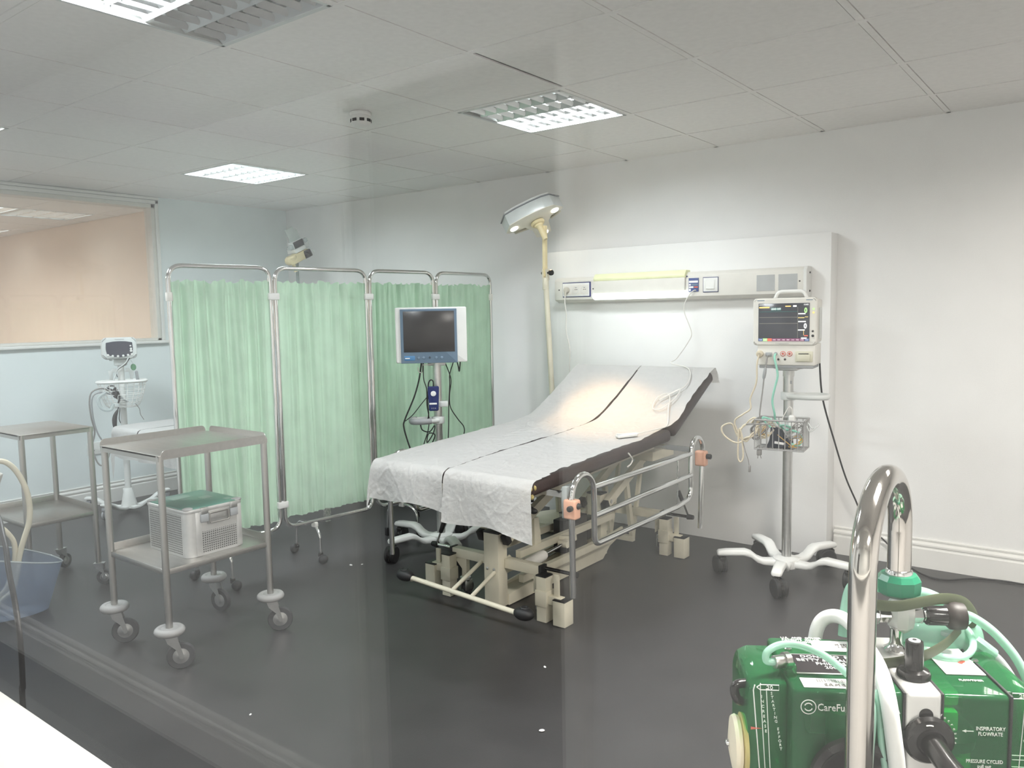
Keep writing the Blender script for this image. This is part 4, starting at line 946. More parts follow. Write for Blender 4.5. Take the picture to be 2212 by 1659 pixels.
for x in (-.098, -.070, .000, .030):
    b = B().cyl((x, fy-.013, 1.120), (x, fy-.006, 1.120), .0075, n=18, bev=.002); mesh('button', b, mat('button_slate', (.17,.24,.32), .4), bz, local=True)
b = B().torus((-.036, fy-.0085, 1.120), .004, .0012, (0,1,0), 16, 6).bb(-.0368, -.0352, fy-.0095, fy-.008, 1.121, 1.127); mesh('power_mark', b, 'black', bz, local=True)
b = B().bb(-.05, .05, -.015, .04, 1.07, 1.14, .006); mesh('display_mount', b, 'alu', t, local=True)
ring_handle(t, .760, PI+.10, .150, 'greywhite', 'tray_handle', 'grey')
b = B().prism([(.02,-.03), (.10,-.05), (.14,-.04), (.14,.04), (.10,.05), (.02,.03)], (0,0,.748), (-1,0,0), (0,1,0), (0,0,1), .004); mesh('tray', b, 'grey', t, local=True)
b = B().bb(-.012, .058, -.04, .04, .838, .868, .004); mesh('pole_clamp', b, 'greywhite', t, local=True)
b = rounded_panel(-.054, .010, .820, .958, .010, -.075, -.045, .006)
for v in b.bm.verts:
    if v.co.z < .85: v.co.x = -.022+(v.co.x+.022)*.84
m2 = mesh('blue_module', b, 'navy', t, local=True)
b = B().cyl((-.022, -.0775, .918), (-.022, -.072, .918), .015, n=24, bev=.001); mesh('module_button', b, 'paper', m2, local=True)
b = B().bb(-.046, -.004, -.0765, -.073, .856, .866, .001); mesh('module_label', b, 'paper', m2, local=True)
text('module_lettering', 'E C G', .010, (-.022, -.0752, .835), ex, ez, 'paper', m2, local=True)
b = B().tube([(-.022,-.06,.955), (-.022,-.062,.985), (-.035,-.062,.994), (-.048,-.06,.975), (-.052,-.06,.93), (-.056,-.06,.87), (-.052,-.06,.80), (-.06,-.06,.765)], .0035, 8); mesh('module_cable', b, 'black', m2, local=True)
b = B().tube([(-.080,-.03,1.09), (-.080,-.03,1.045), (-.09,-.04,1.035), (-.102,-.04,1.042), (-.104,-.04,1.065)], .003, 6).bb(-.078,-.03,-.035,-.025,1.075,1.08); mesh('hook', b, 'steel', t, local=True)
S = lambda x, y, z: (WM[SCT.name] @ V(x, y, z))
CG = 'black cables of the display trolley'
cable('display_cable', 'thick black cable hanging down the far left side of the display stand', [S(-.085,-.03,1.09), S(-.10,-.04,1.0), S(-.13,-.05,.90), S(-.185,-.06,.775), S(-.192,-.06,.73), S(-.17,-.06,.64), S(-.14,-.05,.55)], .0045, 'black', 'cable', CG)
cable('display_cable', 'thin black cable from the blue module slanting left to the stand tray', [S(-.06,-.05,.895), S(-.09,-.05,.86), S(-.14,-.055,.80), S(-.185,-.06,.765)], .0025, 'black', 'cable', CG)
cable('display_cable', 'paired black cables dropping straight behind the blue module', [S(-.075,-.03,1.09), S(-.075,-.035,1.0), S(-.06,-.04,.94), S(-.06,-.05,.85), S(-.05,-.05,.77), S(-.06,-.06,.70), S(-.085,-.05,.62), S(-.08,-.04,.55)], .003, 'black', 'cable', CG)
cable('display_cable', 'black cable twisting down the right side of the display stand', [S(.045,-.0,1.09), S(.068,-.01,1.03), S(.078,-.01,.98), S(.068,-.01,.90), S(.072,-.01,.83), S(.11,-.01,.765), S(.145,-.01,.715), S(.14,-.01,.66), S(.10,-.0,.55)], .003, 'black', 'cable', CG)
cable('display_cable', 'black cable hanging close along the right edge of the stand pole', [S(.095,-.0,1.09), S(.072,-.01,1.02), S(.070,-.012,.96), S(.062,-.012,.84), S(.058,-.012,.72), S(.05,-.01,.60), S(.04,-.01,.5)], .003, 'black', 'cable', CG)
cable('display_cable', 'coil of black cable looped below the stand tray', [S(-.10,-.04,.745), S(-.09,-.04,.71), S(-.05,-.05,.70), S(-.02,-.05,.735), S(-.03,-.06,.69), S(-.065,-.06,.64), S(-.055,-.05,.69), S(-.02,-.05,.68), S(-.045,-.05,.62), S(-.07,-.05,.58)], .0035, 'black', 'cable', CG)
cable('display_cable', 'short black cable stub hanging under the right end of the display', [S(.115,-.0,1.09), S(.122,-.0,1.06), S(.126,-.005,1.035), S(.130,-.0,1.06), S(.133,-.0,1.09)], .0035, 'black', 'cable', CG)

# ================================================================ vital signs monitor at the left wall
t = thing('vital_signs_monitor', 'small vital signs monitor on white stand with wire basket under the left window', 'monitor', (-3.655, -.128, 0), math.radians(64))
VS = t
b = rounded_panel(-.112, .108, 1.092, 1.240, .03, -.075, -.03, .012); hs = mesh('monitor_housing', b, 'greywhite', t, local=True)
b = rounded_panel(-.118, .100, 1.085, 1.225, .04, -.035, .06, .014); mesh('rear_housing', b, 'greywhite', hs, local=True)
pts = [(-.084,1.204), (-.04,1.212), (0,1.214), (.04,1.212), (.080,1.204), (.083,1.160), (.078,1.122), (.04,1.106), (0,1.102), (-.04,1.106), (-.080,1.122), (-.087,1.160)]
b = B().prism([(p[0], p[1]) for p in pts], (0,-.0765,0), (1,0,0), (0,0,1), (0,1,0), .006); fp = mesh('display_panel', b, mat('ink_display', (.030,.034,.055), .2), hs, local=True)
for x, z, r in ((-.075,1.119,.008), (-.046,1.112,.008), (-.013,1.110,.008), (.020,1.112,.008), (.050,1.116,.008), (.074,1.121,.008), (.070,1.160,.0075), (.070,1.145,.0085), (.068,1.180,.006)):
    b = B().cyl((x,-.081,z), (x,-.074,z), r, n=16, bev=.002); mesh('button', b, 'white', fp, local=True)
b = B().bb(-.028, .03, -.0766, -.0755, 1.2245, 1.2285); mesh('logo_strip', b, 'grey', hs, local=True)
b = B().box((0,-.005,1.065), (.085,.06,.05), None, .012).box((-.06,0,1.085),(.02,.03,.016),None,.003); mesh('tilt_mount', b, 'greywhite', t, local=True)
b = B().cyl((0,0,.10), (0,0,1.05), .021, n=24); mesh('pole', b, 'white', t, local=True)
b = B().lathe([(.052,.030), (.052,.055), (.036,.13), (.026,.165), (.021,.17)]); mesh('pole_foot', b, 'white', t, local=True)
# bowed base
b = B()
for a in (.35, .35+2*PI/5, .35+4*PI/5, .35+6*PI/5, .35+8*PI/5):
    d = V(math.cos(a), math.sin(a), 0); s = V(-d.y, d.x, 0)
    tp_ = [(0,.045), (.08,.047), (.15,.068), (.20,.100), (.24,.118), (.285,.118), (.29,.110)]; bt = [(.285,.100), (.245,.098), (.21,.082), (.155,.048), (.08,.025), (0,.022)]
    q = B().prism(tp_+bt, s*-.026, d, (0,0,1), s, .052); bmesh.ops.bevel(q.bm, geom=[e for e in q.bm.edges if abs((e.verts[0].co-e.verts[1].co).normalized().dot(s)) < .5], offset=.008, segments=2, profile=.5, affect='EDGES')
    mesh('base_leg', q, 'white', t, local=True)
    b = B().cyl(d*.268+V(0,0,.05), d*.268+V(0,0,.100), .011, n=14).box(d*.268+V(0,0,.078), (.036,.036,.026), Matrix.Rotation(a, 4, 'Z'), .006); ca = mesh('caster', b, 'grey', t, local=True)
    for sg in (-1, 1):
        b = B().cyl(d*.255+s*(sg*.012-.008)+V(0,0,.037), d*.255+s*(sg*.012+.008)+V(0,0,.037), .036, n=22, bev=.004); mesh('caster_wheel', b, 'grey', ca, local=True)
# rounded wire basket with thick rim
def ring(rx, ry, z, y0=-.075, n=28): return [V(rx*math.copysign(abs(math.cos(a))**.75, math.cos(a)), y0+ry*math.copysign(abs(math.sin(a))**.75, math.sin(a)), z) for a in [2*PI*k/n for k in range(n)]]
b = B().tube(ring(.155,.085,.935), .011, 10, sub=3, closed=True); bk = mesh('basket_rim', b, 'white', t, local=True)
b = B()
for rx, ry, z in ((.148,.080,.905), (.142,.076,.875), (.134,.071,.845), (.124,.064,.815), (.108,.054,.785), (.09,.045,.760)): b.tube(ring(rx, ry, z), .0022, 6, sub=2, closed=True)
for k in range(22):
    a = 2*PI*k/22; g = lambda rx, ry: (rx*math.copysign(abs(math.cos(a))**.75, math.cos(a)), -.075+ry*math.copysign(abs(math.sin(a))**.75, math.sin(a)))
    b.tube([(*g(.152,.083), .93), (*g(.142,.076), .87), (*g(.124,.064), .81), (*g(.09,.045), .757), (0,-.075,.757)], .0018, 5, sub=3)
mesh('basket_wire', b, 'white', bk, local=True)
b = B().prism([(-.075,.0), (-.055,.0), (-.05,.05), (.05,.05), (.055,.0), (.075,.0), (.082,.062), (.06,.062), (.055,.075), (.030,.075), (.026,.055), (-.026,.055), (-.03,.075), (-.055,.075), (-.06,.062), (-.082,.062)], (0,-.004,.945), (1,0,0), (0,0,1), (0,1,0), .02, .002); mesh('accessory_bracket', b, 'greywhite', t, local=True)
b = B().tube([(.052,-.07,1.10), (.03,-.07,1.06), (-.02,-.06,1.02), (-.035,-.05,.98), (-.05,-.06,.93), (-.03,-.08,.86), (.02,-.085,.80), (.06,-.09,.78)], .004, 8); mesh('monitor_cable', b, 'greywhite', t, local=True)
b = B().tube([(.06,-.06,1.095), (.03,-.05,1.05), (.0,-.04,1.03), (-.03,-.03,1.0), (-.025,.03,.96)], .003, 8); mesh('monitor_cable', b, 'black', t, local=True)
b = B().cyl((.078,-.035,1.028), (.081,-.032,1.028), .023, n=24); gt = mesh('green_tag', b, mat('green_tag', (.10,.26,.14), .5), t, local=True)
b = B().tube([(.079,-.033,1.05), (.07,-.04,1.07), (.06,-.05,1.09)], .0012, 5); mesh('tag_string', b, 'greywhite', gt, local=True)
G = lambda x, y, z: (WM[VS.name] @ V(x, y, z))
cable('cuff_hose', 'long dark hose looping down the left side of the vital signs monitor', [G(-.02,-.10,.80), G(-.09,-.12,.88), G(-.14,-.13,.895), G(-.19,-.13,.87), G(-.205,-.13,.80), G(-.20,-.13,.70), G(-.185,-.12,.60), G(-.205,-.12,.50), G(-.185,-.12,.40), G(-.155,-.12,.365), G(-.12,-.11,.40), G(-.10,-.08,.45)], .0052, 'greycord', 'hose')
cable('cuff_hose', 'paler grey hose beside the dark loop left of the vital signs monitor', [G(.03,-.09,.79), G(-.05,-.12,.84), G(-.13,-.13,.87), G(-.185,-.135,.84), G(-.19,-.135,.72), G(-.17,-.13,.60), G(-.13,-.12,.52), G(-.08,-.10,.47), G(-.03,-.08,.44)], .0052, 'grey', 'hose')
b = B().tube([G(-.03,-.125,.76), G(-.035,-.135,.745), G(-.055,-.14,.70), G(-.06,-.14,.65), G(-.055,-.14,.60), G(-.04,-.135,.575)], lambda f: .004+.012*math.sin(min(1, max(0, (f-.2)/.6))*PI)**.8, 10); single('inflation_bulb', b, 'black', 'black rubber inflation bulb hanging from the front of the round basket', 'bulb', origin=tuple(G(-.03,-.125,.76)))
b = B().ball(G(-.045,-.13,.86), .03, (1,.5,1.2), 14).tube([G(-.06,-.14,.88), G(-.09,-.13,.90), G(-.05,-.12,.905), G(-.02,-.14,.84), G(-.03,-.14,.79)], .006, 8); single('bulb_valve', b, 'black', 'black valve and cuff end tucked in front of the round wire basket', 'valve', origin=tuple(G(-.045,-.13,.86)))
b = B().box(G(.10,-.05,.96), (.020,.03,.085), Matrix.Rotation(.12, 4, 'X') @ Matrix.Rotation(1.1, 4, 'Z'), .008, 3); single('ear_thermometer', b, 'grey', 'grey probe standing in the right side of the round wire basket', 'probe', origin=tuple(G(.10,-.05,.92)))
cable('wall_lead', 'thin black lead dropping behind the pole below the round basket', [G(-.02,.03,.75), G(-.03,.03,.66), G(-.015,.03,.63), G(-.01,.03,.70), G(-.012,.03,.76)], .003, 'black', 'cable')
cable('sensor_lead', 'thin dark lead hanging right of the round basket towards the covered couch', [G(.075,-.10,.78), G(.10,-.10,.74), G(.105,-.10,.70), G(.125,-.10,.66)], .0025, 'greycord', 'cable')
b = B().tube([G(-.10,-.15,.87), G(-.15,-.15,.83), G(-.13,-.15,.76), G(-.08,-.15,.75), G(-.06,-.15,.79)], .012, 8); single('clear_pouch', b, 'clear', 'crumpled clear plastic pouch on the left front of the round basket', 'pouch', origin=tuple(G(-.10,-.15,.87)))
# ================================================================ bedhead panel and service unit
PY = 1.51
b = B().bb(-1.146, .688, PY, Y1, .0, 1.752, .002); pn = single('bedhead_board', b, 'wall', 'big white boxed panel standing against the back wall behind the couch head', 'wall board', origin=(-.23, 1.57, 0))
t = thing('bedhead_unit', 'long cream service unit with sockets and a lit lamp on the bedhead panel', 'bedhead unit', (-.21, PY, 1.50))
UY = 1.425
pf = [(PY,1.418), (1.468,1.418), (UY,1.436), (UY,1.556), (1.445,1.577), (PY,1.577)]
b = B().prism(pf, (-1.020,0,0), (0,1,0), (0,0,1), (1,0,0), 1.600, .002); mesh('unit_housing', b, 'offwhite', t)
b = B().prism([(p[0]-.003 if p[0] < 1.5 else p[0], p[1]+(.002 if p[1] > 1.5 else -.002)) for p in pf], (.572,0,0), (0,1,0), (0,0,1), (1,0,0), .018, .003); mesh('end_cap', b, 'white', t)
for x in (-.985, -.728, -.122, .553):
    b = B().cyl((x, UY-.001, 1.500), (x, UY+.004, 1.500), .0045, n=14); mesh('fixing_hole', b, 'black', t)
for z in (1.448, 1.545):
    b = B().cyl((.5905, 1.470, z), (.595, 1.470, z), .005, n=14); mesh('fixing_hole', b, 'black', t)
# lamp section
lx0, lx1 = -.712, -.100
b = B().prism([(PY-.02,1.568), (1.430,1.566), (1.410,1.546), (1.410,1.466), (1.430,1.45), (PY-.02,1.45)], (lx0,0,0), (0,1,0), (0,0,1), (1,0,0), lx1-lx0, .003); lc = mesh('lamp_cover', b, 'offwhite', t)
b = B().prism([(1.480,1.590), (1.425,1.590), (1.404,1.562), (1.408,1.545), (1.48,1.545)], (lx0-.004,0,0), (0,1,0), (0,0,1), (1,0,0), lx1-lx0+.008, .005); mesh('upper_diffuser', b, 'yellowed', t)
b = B().prism([(1.485,1.432), (1.425,1.430), (1.400,1.446), (1.406,1.470), (1.485,1.470)], (lx0-.010,0,0), (0,1,0), (0,0,1), (1,0,0), lx1-lx0+.016, .006); mesh('lower_diffuser', b, 'bedlamp', t)
# triple socket
b = B().bb(-.955, -.744, UY-.005, UY+.002, 1.452, 1.546, .001); sp = mesh('socket_frame', b, 'navy', t)
b = B().bb(-.953, -.753, UY-.0065, UY, 1.457, 1.540, .001); mesh('socket_plate', b, 'white', sp)
for x in (-.917, -.853, -.789):
    b = B().bb(x-.030, x+.030, UY-.009, UY-.004, 1.468, 1.528, .002); so = mesh('socket', b, 'offwhite', sp)
    b = B().torus((x, UY-.009, 1.498), .021, .0014, (0,1,0), 28, 6); mesh('socket_ring', b, 'greywhite', so)
    for dx in (-.008, 0, .008):
        b = B().cyl((x+dx+.003, UY-.0097, 1.499), (x+dx+.003, UY-.008, 1.499), .0026, n=10); mesh('socket_hole', b, 'black', so)
    b = B().bb(x-.006, x+.008, UY-.0097, UY-.008, 1.508, 1.513, .001); mesh('earth_pin', b, 'grey', so)
# nurse call module, switch, blank recesses, logo
b = B().bb(-.080, -.019, UY-.005, UY+.002, 1.462, 1.540, .001); nc = mesh('call_module', b, 'blue', t)
for z0, z1, x0, x1, m in ((1.513,1.525,-.077,-.022,'paper'), (1.497,1.507,-.062,-.022,'slate'), (1.497,1.507,-.077,-.066,'paper'), (1.483,1.493,-.077,-.050,'paper'), (1.484,1.492,-.046,-.022,'red'), (1.466,1.479,-.077,-.066,'paper')):
    b = B().bb(x0, x1, UY-.006, UY-.0045, z0, z1); mesh('module_label', b, m, nc)
b = B().bb(.008, .100, UY-.005, UY+.002, 1.456, 1.542, .001); sw = mesh('switch_frame', b, 'navy', t)
b = B().bb(.011, .098, UY-.0062, UY, 1.460, 1.538, .001); mesh('switch_plate', b, 'white', sw)
b = B().bb(.026, .082, UY-.0085, UY-.004, 1.473, 1.526, .002).prism([(0,0), (.004,.0), (0,.048)], (.030, UY-.0085, 1.475), (0,-1,0), (0,0,1), (1,0,0), .048); mesh('rocker', b, 'white', sw)
for x0, x1 in ((.320,.420), (.440,.541)):
    b = B().bb(x0, x1, UY-.0012, UY+.002, 1.454, 1.540).bb(x0, x1, UY-.003, UY, 1.454, 1.457); mesh('blank_plate', b, mat('blank_plate_grey', (.40,.41,.41), .45), t)
b = B().ball((-.095, UY-.001, 1.551), .009, (1,.12,.5), 16); mesh('logo_badge', b, 'navy', t)
# plug with its cord
b = B().cyl((-.917, UY-.030, 1.498), (-.917, UY-.007, 1.498), .018, .0205, 24, .003).cyl((-.917, UY-.026, 1.490), (-.920, UY-.028, 1.462), .008, .005, 14)
pg = single('mains_plug', b, mat('plug_grey_beige', (.52,.49,.42), .45), 'grey round plug in the leftmost socket of the bedhead unit', 'plug', origin=(-.917, UY-.01, 1.498))
b = B().tube([(-.919, UY-.028, 1.47), (-.925, UY-.026, 1.42), (-.915, 1.40, 1.34), (-.925, 1.41, 1.24), (-.905, 1.42, 1.12), (-.915, 1.43, 1.02), (-.925, 1.44, .90), (-.93, 1.44, .70), (-.94, 1.43, .45)], .0035, 8); bmesh.ops.translate(b.bm, vec=-Vector(pg.location), verts=b.bm.verts)
l = mesh('plug_cord', b, 'whitecord', None, local=True); l.parent = pg
# nurse call handset lying on the couch
hs = Vector((-.34, 0, 0))
b = B().box((.032, .492, .757), (.040, .105, .016), Matrix.Rotation(-.62, 4, 'Z') @ Matrix.Rotation(.05, 4, 'X'), .006, 3); bmesh.ops.translate(b.bm, vec=-Vector((.032,.492,.75)), verts=b.bm.verts)
M['handset'] = M['white']
t = thing('call_handset', 'white nurse call handset lying on the rail side sheet, its cord running up to the bedhead unit', 'handset', (.032, .492, .750))
t['label'] = 'white call handset lying on the couch sheet with its cord up the bedhead'
o = mesh('handset_body', b, 'handset', t, local=True)
b = B().box((.012, .460, .7655), (.020,.028,.004), Matrix.Rotation(-.62, 4, 'Z'), .001); mesh('handset_button', b, 'greywhite', o)
b = B().tube([(.060,.535,.760), (.080,.60,.765), (.098,.70,.768), (.100,.78,.772), (.070,.86,.800), (.035,.93,.840), (.000,1.02,.885), (-.04,1.06,.907), (-.075,1.01,.882), (-.055,.93,.838), (-.005,.93,.840), (.030,1.02,.888), (.020,1.10,.928), (-.01,1.07,.912), (-.055,1.00,.876), (-.01,1.06,.908), (.035,1.13,.944), (.028,1.21,.988), (-.01,1.28,1.024), (-.07,1.325,1.038), (-.15,1.36,1.046), (-.185,1.41,1.055), (-.160,1.43,1.075), (-.085,1.425,1.17), (-.062,1.42,1.23), (-.10,1.41,1.34), (-.095,1.405,1.40), (-.060,1.408,1.455), (-.040,1.415,1.470), (-.034,1.422,1.468)], .0028, 8, 8); mesh('handset_cord', b, 'whitecord', t)
# cord end hanging from the couch edge
b = B().tube([(.118,.352,.700), (.124,.36,.688), (.122,.385,.665), (.119,.375,.645), (.112,.352,.632)], .0035, 8); single('cord_end', b, 'whitecord', 'short white cord end hanging over the rail side edge of the couch', 'cord', origin=(.118,.352,.700))

# ================================================================ operating lamps
n = V(.494,-.023,-.869).normalized(); ex_ = V(.729,.555,.399).normalized(); ey_ = n.cross(ex_); lc_ = V(-1.0,1.184,1.935)
PT = lambda a, c, h=0: lc_+ex_*a+ey_*c+n*h
t = thing('operating_lamp', 'tall operating lamp with three lit lenses on a pole behind the couch head', 'lamp', (-.965, 1.27, 0))
out = [(-.196,-.020), (-.160,.072), (-.075,.092), (.012,.097), (.085,.093), (.140,.074), (.197,-.014), (.178,-.040), (.112,-.052), (.086,-.110), (.090,-.275), (.066,-.305), (.008,-.303), (-.018,-.280), (-.030,-.150), (-.072,-.060), (-.168,-.045)]
b = B().prism(out, lc_, ex_, ey_, -n, .075, .006); hd = mesh('lamp_head', b, mat('silver_grey_shell', (.66,.69,.68), .30, .10), t, angle=24)
big = [(a*1.03, c*1.03+.002) for a, c in out]
b = B().prism([(a*.985, c*.985) for a, c in out], lc_+n*.002, ex_, ey_, -n, .006, .002); mesh('lamp_face', b, mat('cream_white_face', (.80,.77,.68), .35), hd)
b = B().prism(big, lc_-n*.075, ex_, ey_, -n, .006, .001); mesh('seal_strip', b, 'grey', hd)
b = B().prism([(a*.97, c*.97) for a, c in out], lc_-n*.080, ex_, ey_, -n, .016, .005); mesh('top_cover', b, 'white', hd)
for a, c in ((-.138,0), (.138,0), (.043,-.250)):
    b = B().cyl(PT(a, c, .0005), PT(a, c, .005), .024, n=24); le = mesh('lamp_lens', b, 'led', hd)
    sl = bpy.data.lights.new('lens_beam', 'SPOT'); sl.energy = SPW; sl.spot_size = math.radians(34); sl.spot_blend = .9; sl.color = (1,.60,.27); sl.shadow_soft_size = .02
    so = bpy.data.objects.new('lens_beam', sl); COL.objects.link(so)
    p = PT(a, c, .012); tgt = V(-.26, .80, .76); q = (tgt-p).to_track_quat('-Z', 'Y'); so.location = p; so.rotation_euler = q.to_euler()
    so.parent = t; so.location = p-Vector(t.location)
b = B().lathe([(.044,.004), (.046,.012), (.040,.022), (.028,.026), (.028,.034), (.022,.040), (.0165,.050), (.0165,.125), (.014,.132)], PT(.012,-.050), n, 28); mesh('grip', b, 'creamlamp', hd)
for (a0, c0), (a1, c1) in (((-.140,-.118), (-.040,-.140)), ((.105,-.136), (.178,-.098))):
    b = B().bar(PT(a0, c0, -.03), PT(a1, c1, -.03), .022, .028, up=n, bev=.004).bar(PT(a0, c0, -.03), PT(a0*.9, c0*.5, -.035), .014, .014, up=n); mesh('side_handle', b, mat('khaki_handle', (.52,.49,.40), .4), hd)
b = B().bar((-.978,1.262,1.90), (-.986,1.270,1.585), .020, .032, up=(0,1,0), bev=.004); mesh('upright_arm', b, 'creamlamp', t)
b = B().bar((-.990,1.258,1.63), (-.988,1.262,1.56), .006, .03, up=(0,1,0)).bar((-.962,1.258,1.63), (-.960,1.262,1.56), .006, .03, up=(0,1,0)); mesh('yoke', b, 'cream', t)
b = B().cyl((-.960,1.258,1.605), (-.925,1.25,1.605), .006).cyl((-.936,1.252,1.605), (-.916,1.248,1.605), .018, n=10, bev=.004).cyl((-.995,1.26,1.605), (-1.003,1.262,1.605), .009, n=12); mesh('clamp_knob', b, 'black', t)
b = B().cyl((-.976,1.262,1.567), (-.914,1.285,.05), .0170, n=24).cyl((-.9775,1.2617,1.50), (-.9755,1.262,1.575), .0200, n=24, bev=.003); mesh('pole', b, 'cream', t)
b = B().lathe([(.20,0), (.21,.02), (.19,.045), (.05,.065), (.02,.08)], (-.914,1.285,0)); mesh('base', b, 'cream', t)

# lamp standing behind the screen, seen from behind
t = thing('examination_lamp', 'unlit cream examination lamp head peeping over the folding screen', 'lamp', (-3.45, 1.28, 0))
OLD = V(-2.7,.685,1.862); NEW = V(-3.45,1.263,1.943); KL = 1.16
def lmesh(name, b, m, parent):
    for v in b.bm.verts: v.co = NEW+(v.co-OLD)*KL
    return mesh(name, b, m, parent)
o0 = V(-2.7,0,0)
LA = V(0,.912,.41); LB = V(0,-.41,.912); LN = V(1,0,0); l0 = V(-2.7,.685,1.862)     # lower right of the black panel row
Q = lambda a, c, d=0: l0+LA*a+LB*c+LN*d
arm = []
for k in range(13): arm.append((.028+.030*math.cos(-PI/2+PI*k/12), -.075+.030*math.sin(-PI/2+PI*k/12)))
for k in range(13): arm.append((-.118+.032*math.cos(PI/2+PI*k/12), -.075+.032*math.sin(PI/2+PI*k/12)))
b = B().prism(arm, l0, LA, LB, LN, .055, .008); ar = lmesh('lamp_arm', b, 'creamlamp', t)
b = B().lathe([(.036,.0), (.038,-.012), (.030,-.026), (.018,-.034), (.012,-.05), (.012,-.11)], V(-2.67,.610,1.775), V(-.1,-.28,.95)); lmesh('lamp_neck', b, 'creamlamp', ar)
b = B().cyl(V(-2.66,.730,1.822), V(-2.645,.748,1.775), .034, .031, 24, .006); lmesh('lens_knob', b, 'blackgloss', ar)
b = B().box(Q(-.022,-.028,.01), (.09,.098,.030), Matrix((LN, LA, LB)).transposed().to_4x4(), .004)
lmesh('lamp_body', b, 'white', t)
b = B().box(Q(-.022,.012,.058), (.004,.088,.046), Matrix((LN, LA, LB)).transposed().to_4x4(), .002); lmesh('black_panel', b, 'black', t)
b = B().box(Q(-.022,.012,.03), (.05,.092,.052), Matrix((LN, LA, LB)).transposed().to_4x4(), .003); lmesh('lamp_box', b, 'greywhite', t)
fl = [(-.068,.035), (.026,.035), (.022,.10), (-.004,.133), (-.070,.128)]
b = B().prism(fl, l0+LN*.03, LA, LB, LN, .006, .002); lmesh('shade_flap', b, mat('frosted_grey_plastic', (.46,.50,.48), .5), t)
for a, c in ((-.085,.008), (.050,.012)):
    b = B().box(Q(a, c, .04), (.03,.030,.028), Matrix((LN, LA, LB)).transposed().to_4x4(), .003); lmesh('wing_clip', b, 'clear', t)
b = B().tube([Q(.04,-.035,.03), Q(.075,-.045,.03), Q(.085,-.02,.03)], .004, 6).tube([Q(.075,-.045,.03), Q(.10,-.09,.03)], .004, 6); lmesh('wire_hook', b, 'greywhite', t)
b = B().cyl((-3.473,1.280,.03), (-3.473,1.280,1.87), .0125, n=16); mesh('pole', b, mat('grey_green_pole', (.26,.30,.29), .4, .3), t)
b = B().lathe([(.20,0), (.20,.02), (.03,.035), (.015,.05)], (-3.473,1.28,0)); mesh('base', b, 'grey', t)

# ================================================================ the other couch behind the screen
t = thing('treatment_couch', 'second couch mostly hidden behind the green screen, on scuffed white legs', 'couch', (-2.70, .45, 0))
bx0, bx1, by0, by1, zt_ = -3.20, -2.20, -.42, 1.42, .675
b = B().bb(bx0, bx1, by0, by1, .61, zt_, .02, 3); mesh('mattress', b, 'vinyl', t)
b = B().bb(bx0+.04, bx1-.04, by0+.04, by1-.04, .56, .61, .003); mesh('frame', b, 'offwhite', t)
M['scuffed'] = mat('scuffed_white_paint', (.60,.59,.56), .6, var=.55, scale=60)
for x, y in ((-2.105+-.13,.486), (-2.235,1.30), (-3.12,.486), (-3.12,1.30)):
    b = B().bb(x-.018, x+.018, y-.018, y+.018, .0, .57, .002); mesh('leg', b, 'scuffed', t)
    
def flat_sheet(x0, x1, seed, drop_l, drop_r):
    path = [V(0,by0-.014,zt_-.19), V(0,by0-.018,zt_-.04), V(0,by0-.008,zt_-.008), V(0,by0+.02,zt_+.004), V(0,by0+.3,zt_+.006), V(0,by1-.1,zt_+.006), V(0,by1+.01,zt_+.004)]
    path, Lt = sample_path(path, 90)
    def f(u, v):
        p = path[int(round(v*90))].copy(); x = x0+(x1-x0)*u
        a = abs(noise.noise(V(x*6, p.y*6+p.z*9, seed)))*.012
        if p.z < zt_-.01: p.y -= a+.012*math.sin(x*19+seed)*min(1, (zt_-p.z)/.1)
        p.z += a*.4; p.x = x
        return p
    b = B().grid(f, 50, 90, .0015)
    for vv in b.bm.verts:
        for edge, sg in ((bx0-.004, -1), (bx1+.004, 1)):
            over = (vv.co.x-edge)*sg
            if over > 0: vv.co.z -= over*1.6; vv.co.x -= sg*over*.8
    return b
SG2 = 'sheets on the second couch'
single('couch_sheet', flat_sheet(bx0-.10, -2.885, 3, 1, 0), 'sheet', 'white sheet on the wall side of the second couch, behind the vital signs stand', 'sheet', SG2, 70)
single('couch_sheet', flat_sheet(-2.87, bx1+.08, 5, 0, 1), 'sheet', 'white sheet on the screen side of the second couch behind the bigger trolley', 'sheet', SG2, 70)
# wall socket low on the left wall
t = thing('wall_socket', 'double wall socket low on the left wall behind the vital signs stand', 'socket', (X0, -.14, .42))
b = B().bb(X0, X0+.010, -.215, -.070, .375, .465, .003); mesh('socket_plate', b, 'white', t)
for y in (-.180, -.105):
    for dy, dz in ((0,.018), (-.012,-.004), (.012,-.004)):
        b = B().bb(X0+.0095, X0+.0108, y+dy-.003, y+dy+.003, .41+dz-.004, .41+dz+.004); mesh('socket_hole', b, 'black', t)
# white crumbs on the floor
for k, (x, y, s_) in enumerate(((-1.372,-.063,.011), (-1.334,-.017,.007), (.215,-.476,.008), (.477,-.865,.010), (-.40,-1.36,.006))):
    b = B().ball((0,0,s_*.35), s_, (1,.6,.38), 8, Matrix.Rotation(k*1.3, 4, 'Z'))
    o = single('crumb', b, 'paper', 'tiny white crumb lying on the dark floor', 'crumb', 'white crumbs on the floor'); o.location = (x, y, 0)
